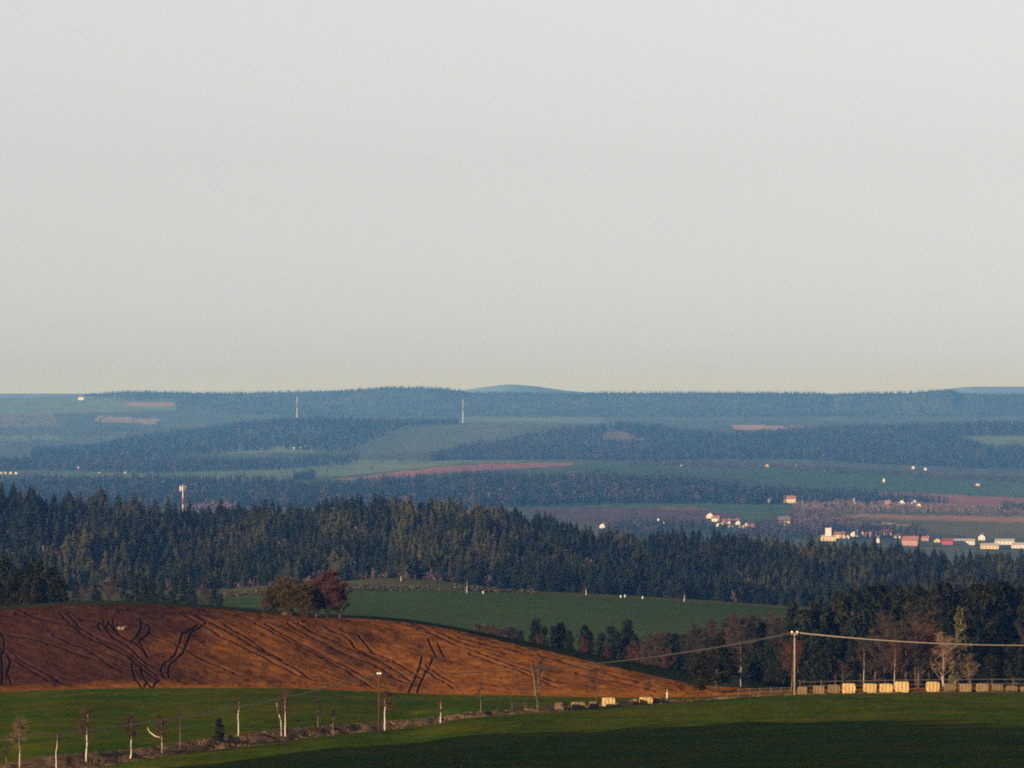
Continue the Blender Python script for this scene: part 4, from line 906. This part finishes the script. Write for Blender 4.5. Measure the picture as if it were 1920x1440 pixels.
def wire(A, B, sag, label):
    e = empty('power_line', A[0]); tag(e, label, 'power line', 'spans of the power line'); o0 = A[0]
    for a, b in zip(A, B):
        t = np.linspace(0, 1, 40)[:, None]
        p = np.array(a - o0) * (1 - t) + np.array(b - o0) * t; p[:, 2] -= sag * 4 * (t * (1 - t))[:, 0]
        add('wire', mk_mesh('wire', *tube(p, 0.04, 4), M['wire']), e)
wire(pA, pB, 2.0, 'wires rising from the left edge to the dark utility pole')
wire(pB, pC, 1.5, 'wires between the dark pole and the pale pole, crossing the ploughed hill')
wire(pC, pD, 1.4, 'wires running from the pale pole to the right edge before the grove')

# ------------------------------------------------------------------ buildings
def house(name, label, cat, px, py, w_px, h_px, wall, roof, D0=6000, D1=8800, yaw=0.0, depth=None, roof_frac=0.45, gable_front=False, chimney=True, group=None):
    D_ = hit(px, py, float(dm(D0)), float(dm(D1))); s = D_ / F; w = w_px * s; h = h_px * s; d = depth or max(6.0, min(w, 12.0)); hw = h * (1 - roof_frac); hr = h
    e = empty(name, G(px, D_, -0.3), yaw); tag(e, label, cat, group)
    g = Geo(); x, y = w / 2, d / 2
    g.add(*box(-x, x, -y, y, 0, hw))
    if gable_front:
        g.add([(-x, -y, hw), (x, -y, hw), (0, -y, hr), (-x, y, hw), (x, y, hw), (0, y, hr)], [(0, 1, 2), (3, 5, 4)])
        rv = [(-x - .3, -y - .3, hw - .1), (0, -y - .3, hr + .15), (x + .3, -y - .3, hw - .1), (-x - .3, y + .3, hw - .1), (0, y + .3, hr + .15), (x + .3, y + .3, hw - .1)]
        rf = [(0, 1, 4), (0, 4, 3), (1, 2, 5), (1, 5, 4)]
    else:
        g.add([(-x, -y, hw), (-x, y, hw), (-x, 0, hr), (x, -y, hw), (x, y, hw), (x, 0, hr)], [(0, 2, 1), (3, 4, 5)])
        rv = [(-x - .3, -y - .4, hw - .1), (x + .3, -y - .4, hw - .1), (-x - .3, 0, hr + .15), (x + .3, 0, hr + .15), (-x - .3, y + .4, hw - .1), (x + .3, y + .4, hw - .1)]
        rf = [(0, 1, 3), (0, 3, 2), (2, 3, 5), (2, 5, 4)]
    add('wall', g.mesh('wall', M[wall]), e)
    ro = add('roof', mk_mesh('roof', rv, rf, M[roof]), e)
    if chimney and h > 4:
        cg = Geo(); cg.add(*box(x * .3, x * .3 + .8, y * .2, y * .2 + .8, hw, hr + 1.0)); add('chimney', cg.mesh('chimney', M['pinkwall']), ro)
    nwin = max(0, int(w / 3.2))
    for q in range(min(nwin, 8)):
        xx = -x + (q + .5) * w / nwin
        wg = Geo(); wg.add(*box(xx - .45, xx + .45, -y - .04, -y + .05, min(1.0, hw * .3), min(2.3, hw * .8))); add('window', wg.mesh('window', M['glass']), e)
    return e
HOUSES = [
    (1331, 972, 13, 11, 'white', 'darkroof', 'white gabled house at the top left of the hamlet', 1), (1343, 978, 14, 11, 'white', 'pinkroof', 'house with faded red roof behind the white gabled house', 0), (1348, 987, 9, 7, 'white', 'darkroof', 'small white shed lowest on the left of the hamlet', 1), (1362, 982, 17, 9, 'white', 'pinkroof', 'long white cottage in the middle of the hamlet', 0), (1378, 982, 15, 9, 'cream', 'pinkroof', 'cream cottage right of the long white cottage', 0), (1388, 991, 7, 7, 'white', 'redroof', 'narrow white house at the lower front of the hamlet', 1), (1399, 991, 14, 11, 'cream', 'redroof', 'cream gabled house at the right end of the hamlet', 1),
    (1352, 984, 10, 7, 'cream', 'redroof', 'small cream cottage behind the long white cottage', 1), (1370, 989, 9, 6, 'white', 'pinkroof', 'low white barn in front of the cream cottage', 0), (1384, 984, 9, 8, 'white', 'darkroof', 'white cottage with dark roof wedged between two cream ones', 1), (1410, 989, 9, 7, 'pinkwall', 'pinkroof', 'pink cottage just outside the right end of the hamlet', 0),
    (1590, 1010, 10, 8, 'white', 'redroof', 'small white cottage between red roofed house and pale fronted house', 1), (1616, 1004, 9, 8, 'cream', 'pinkroof', 'cream cottage left of the small pink house', 1), (1641, 1006, 10, 7, 'pinkwall', 'redroof', 'pink cottage left of the long cream house', 0), (1682, 1009, 12, 8, 'white', 'pinkroof', 'white cottage between the long cream house and the pink barn', 0), (1736, 1014, 14, 9, 'pinkwall', 'pinkroof', 'pink cottage right of the pink barn', 0), (1757, 1017, 10, 8, 'cream', 'pinkroof', 'cream cottage left of the red shed', 1),
    (1130, 990, 10, 9, 'white', 'greyroof', 'lone bright white house on the shoulder of the spruce hill', 1), (1188, 980, 8, 7, 'white', 'pinkroof', 'small white house above the blue wood', 1), (1236, 977, 5, 6, 'white', 'darkroof', 'tiny white house left of a pair above the wood', 1), (1244, 981, 6, 6, 'white', 'darkroof', 'tiny white house right of a pair above the wood', 1),
    (1444, 942, 8, 9, 'white', 'darkroof', 'white gabled house left of the big orange roofed farmhouse', 1), (1481, 943, 22, 14, 'cream', 'pinkroof', 'big farmhouse with orange roof at the end of the forest strip', 0), (1470, 987, 23, 19, 'cream', 'darkroof', 'bright cream manor house with dark roof left of the village', 0), (1601, 945, 6, 11, 'white', 'darkroof', 'narrow white house against the dark forest strip', 1), (1665, 949, 11, 11, 'pinkwall', 'pinkroof', 'pink house left of the three white gables', 0), (1691, 948, 12, 11, 'white', 'darkroof', 'largest of the three white gables on the pink field', 1), (1714, 946, 10, 9, 'white', 'darkroof', 'middle one of the three white gables on the pink field', 1), (1723, 952, 9, 9, 'white', 'darkroof', 'right lower one of the three white gables on the pink field', 1),
    (1576, 1009, 22, 12, 'cream', 'pinkroof', 'low house with broad red roof right of the cream tower', 0), (1604, 1006, 15, 11, 'white', 'pinkroof', 'white gabled house with pale front in the village middle', 1), (1629, 1007, 12, 9, 'pinkwall', 'pinkroof', 'small pink house in the village middle', 0), (1662, 1004, 23, 11, 'cream', 'redroof', 'long cream house with red roof behind the village trees', 0), (1708, 1023, 30, 18, 'pinkwall', 'pinkroof', 'big pink barn with tall faded roof near the spruce tops', 0), (1841, 1013, 13, 12, 'white', 'redroof', 'white gabled house between the sheds', 1), (1646, 1018, 5, 11, 'white', 'greyroof', 'narrow white house at the edge of the spruce tops', 1),
]
for (px, py, w, h, wl_, rf, lb, gf) in HOUSES:
    house('house', lb, 'house', px, py, w, h, wl_, rf, gable_front=bool(gf), yaw=math.radians(-20 + (px * 7 % 25)), group='houses in the valley')
e = house('house', 'cream house with a square white tower at the left of the village', 'house', 1553, 1014, 27, 11, 'cream', 'greyroof', roof_frac=0.3)
D_ = hit(1553, 1014, float(dm(6000)), float(dm(8800))); s = D_ / F
g2 = Geo(); g2.add(*box(-5.5 * s, 5.5 * s, -3, 3, 6 * s, 24 * s)); add('tower', g2.mesh('tower', M['white']), e)
g2 = Geo(); g2.add(*box(-6 * s, 6 * s, -3.3, 3.3, 24 * s, 24.8 * s)); add('tower_roof', g2.mesh('tower_roof', M['greyroof']), e)
for (px, py, w, h, wl_, rf, lb) in [(1777, 1021, 21, 12, 'steel_red', 'redroof', 'red shed at the left end of the long white sheds'), (1807, 1021, 42, 11, 'white', 'greyroof', 'long pale roofed shed right of the red shed'), (1856, 1029, 34, 11, 'cream', 'greyroof', 'bright cream hall in front of the pale sheds'), (1884, 1021, 36, 11, 'white', 'greyroof', 'pale roofed shed behind the bright cream hall'), (1914, 1028, 34, 11, 'white', 'greyroof', 'pale roofed shed cut by the right edge')]:
    house('shed', lb, 'shed', px, py, w, h, wl_, rf, yaw=math.radians(-6), depth=14, roof_frac=0.4, chimney=False, group='sheds at the right edge of the valley')
FARH = [(550, 842, 5, 5, 'leftmost of the four white cottages below the hazy hill'), (563, 842, 5, 6, 'second of the four white cottages below the hazy hill'), (572, 840, 5, 5, 'third of the four white cottages below the hazy hill'), (579, 840, 5, 5, 'rightmost of the four white cottages below the hazy hill'),
        (2, 889, 5, 5, 'white cottage at the very left edge above the trees'), (10, 889, 5, 5, 'second white cottage from the left edge above the trees'), (20, 889, 6, 5, 'third white cottage from the left edge above the trees'), (30, 889, 6, 5, 'fourth white cottage from the left edge above the trees'), (147, 880, 10, 6, 'white farmhouse before the dark belt at far left'), (185, 888, 6, 4, 'tiny white barn on the green slope, left of two'), (236, 887, 7, 4, 'tiny white barn on the green slope, right of two'),
        (1246, 870, 8, 6, 'bright white cottage in the far village street'), (1278, 874, 5, 4, 'tiny white cottage below the far village street'), (1392, 873, 5, 5, 'white cottage at the right of the far village street'), (1438, 876, 9, 6, 'cream cottage at the right end of the far village street'), (1492, 877, 5, 6, 'white house on the far green field, left of two'), (1503, 881, 5, 6, 'white house on the far green field, right of two'), (1657, 904, 5, 8, 'lone white hut in the middle of the far green field'), (1712, 879, 6, 6, 'pale cottage in the brown scrub, left of two'), (1735, 882, 6, 6, 'pale cottage in the brown scrub, right of two'), (1833, 911, 9, 5, 'pinkish barn on the right part of the far green field')]
for (px, py, w, h, lb) in FARH:
    house('house', lb, 'house', px, py, w * .8, h, 'white' if w < 9 else 'cream', 'pinkroof', D0=8500, D1=12500, gable_front=True, roof_frac=0.4, chimney=False, group='tiny far houses')
house('house', 'white house on the skyline at the left end of the ridge forest', 'house', 152, 750, 10, 6, 'white', 'greyroof', D0=14700, D1=17100, roof_frac=0.3, chimney=False)

# ------------------------------------------------------------------ masts
def mast(px, base_D, top, label, w, heads):
    base_D = float(dm(base_D)); w = w * base_D / 13250 if not heads else w * .8
    g_ = G(px, base_D, -0.3); h = -(top - 720) / F * base_D - g_[2]
    e = empty('antenna_mast', g_); tag(e, label, 'mast')
    nseg = 7
    for i in range(nseg):
        z0, z1 = h * .94 * i / nseg, h * .94 * (i + 1) / nseg
        add('mast_section', mk_mesh('mast_section', *tube([(0, 0, z0), (0, 0, z1)], [w * (1 - .5 * i / nseg), w * (1 - .5 * (i + 1) / nseg)], 8), M['steel_red' if i == 4 else 'steel_white'], smooth=True), e)
    add('spike', mk_mesh('spike', *tube([(0, 0, h * .94), (0, 0, h)], w * .25, 5), M['steel_grey']), e)
    for k in range(heads):
        a = k * 2 * math.pi / heads + 0.5; x, y = math.cos(a) * 1.25, math.sin(a) * 1.25
        g2 = Geo(); g2.add(*tube([(0, 0, h * .90), (x, y, h * .90)], .1, 4)); g2.add(*tube([(x, y, h * .86), (x, y, h * .97)], .42, 6))
        add('antenna', g2.mesh('antenna', M['steel_white']), e)
    return e
mast(343, 4740, 909, 'white and red antenna mast rising above the left part of the spruce hill', 0.55, 3)
mast(557, 13250, 742, 'pale far mast on the round hazy hill, left of two', 0.85, 0)
mast(868, 13250, 748, 'pale far mast on the hazy hill near the pale field, right of two', 0.85, 0)

# ------------------------------------------------------------------ haze
hv, hf = box(-12000, 12000, -330, 27500, -560, 15)
hm = bpy.data.materials.new('haze'); hm.use_nodes = True; nt = hm.node_tree
nt.nodes.remove(nt.nodes['Principled BSDF'])
pvn = nt.nodes.new('ShaderNodeVolumePrincipled'); pvn.inputs['Density'].default_value = HAZE_DENSITY; pvn.inputs['Color'].default_value = (*HAZE_COLOR, 1)
pvn.inputs['Absorption Color'].default_value = (1, 1, 1, 1); pvn.inputs['Anisotropy'].default_value = 0.22
nt.links.new(pvn.outputs[0], nt.nodes['Material Output'].inputs['Volume'])
tag(add('haze', mk_mesh('haze', hv, hf, hm)), 'pale blue haze over the valley', 'haze', kind='stuff')
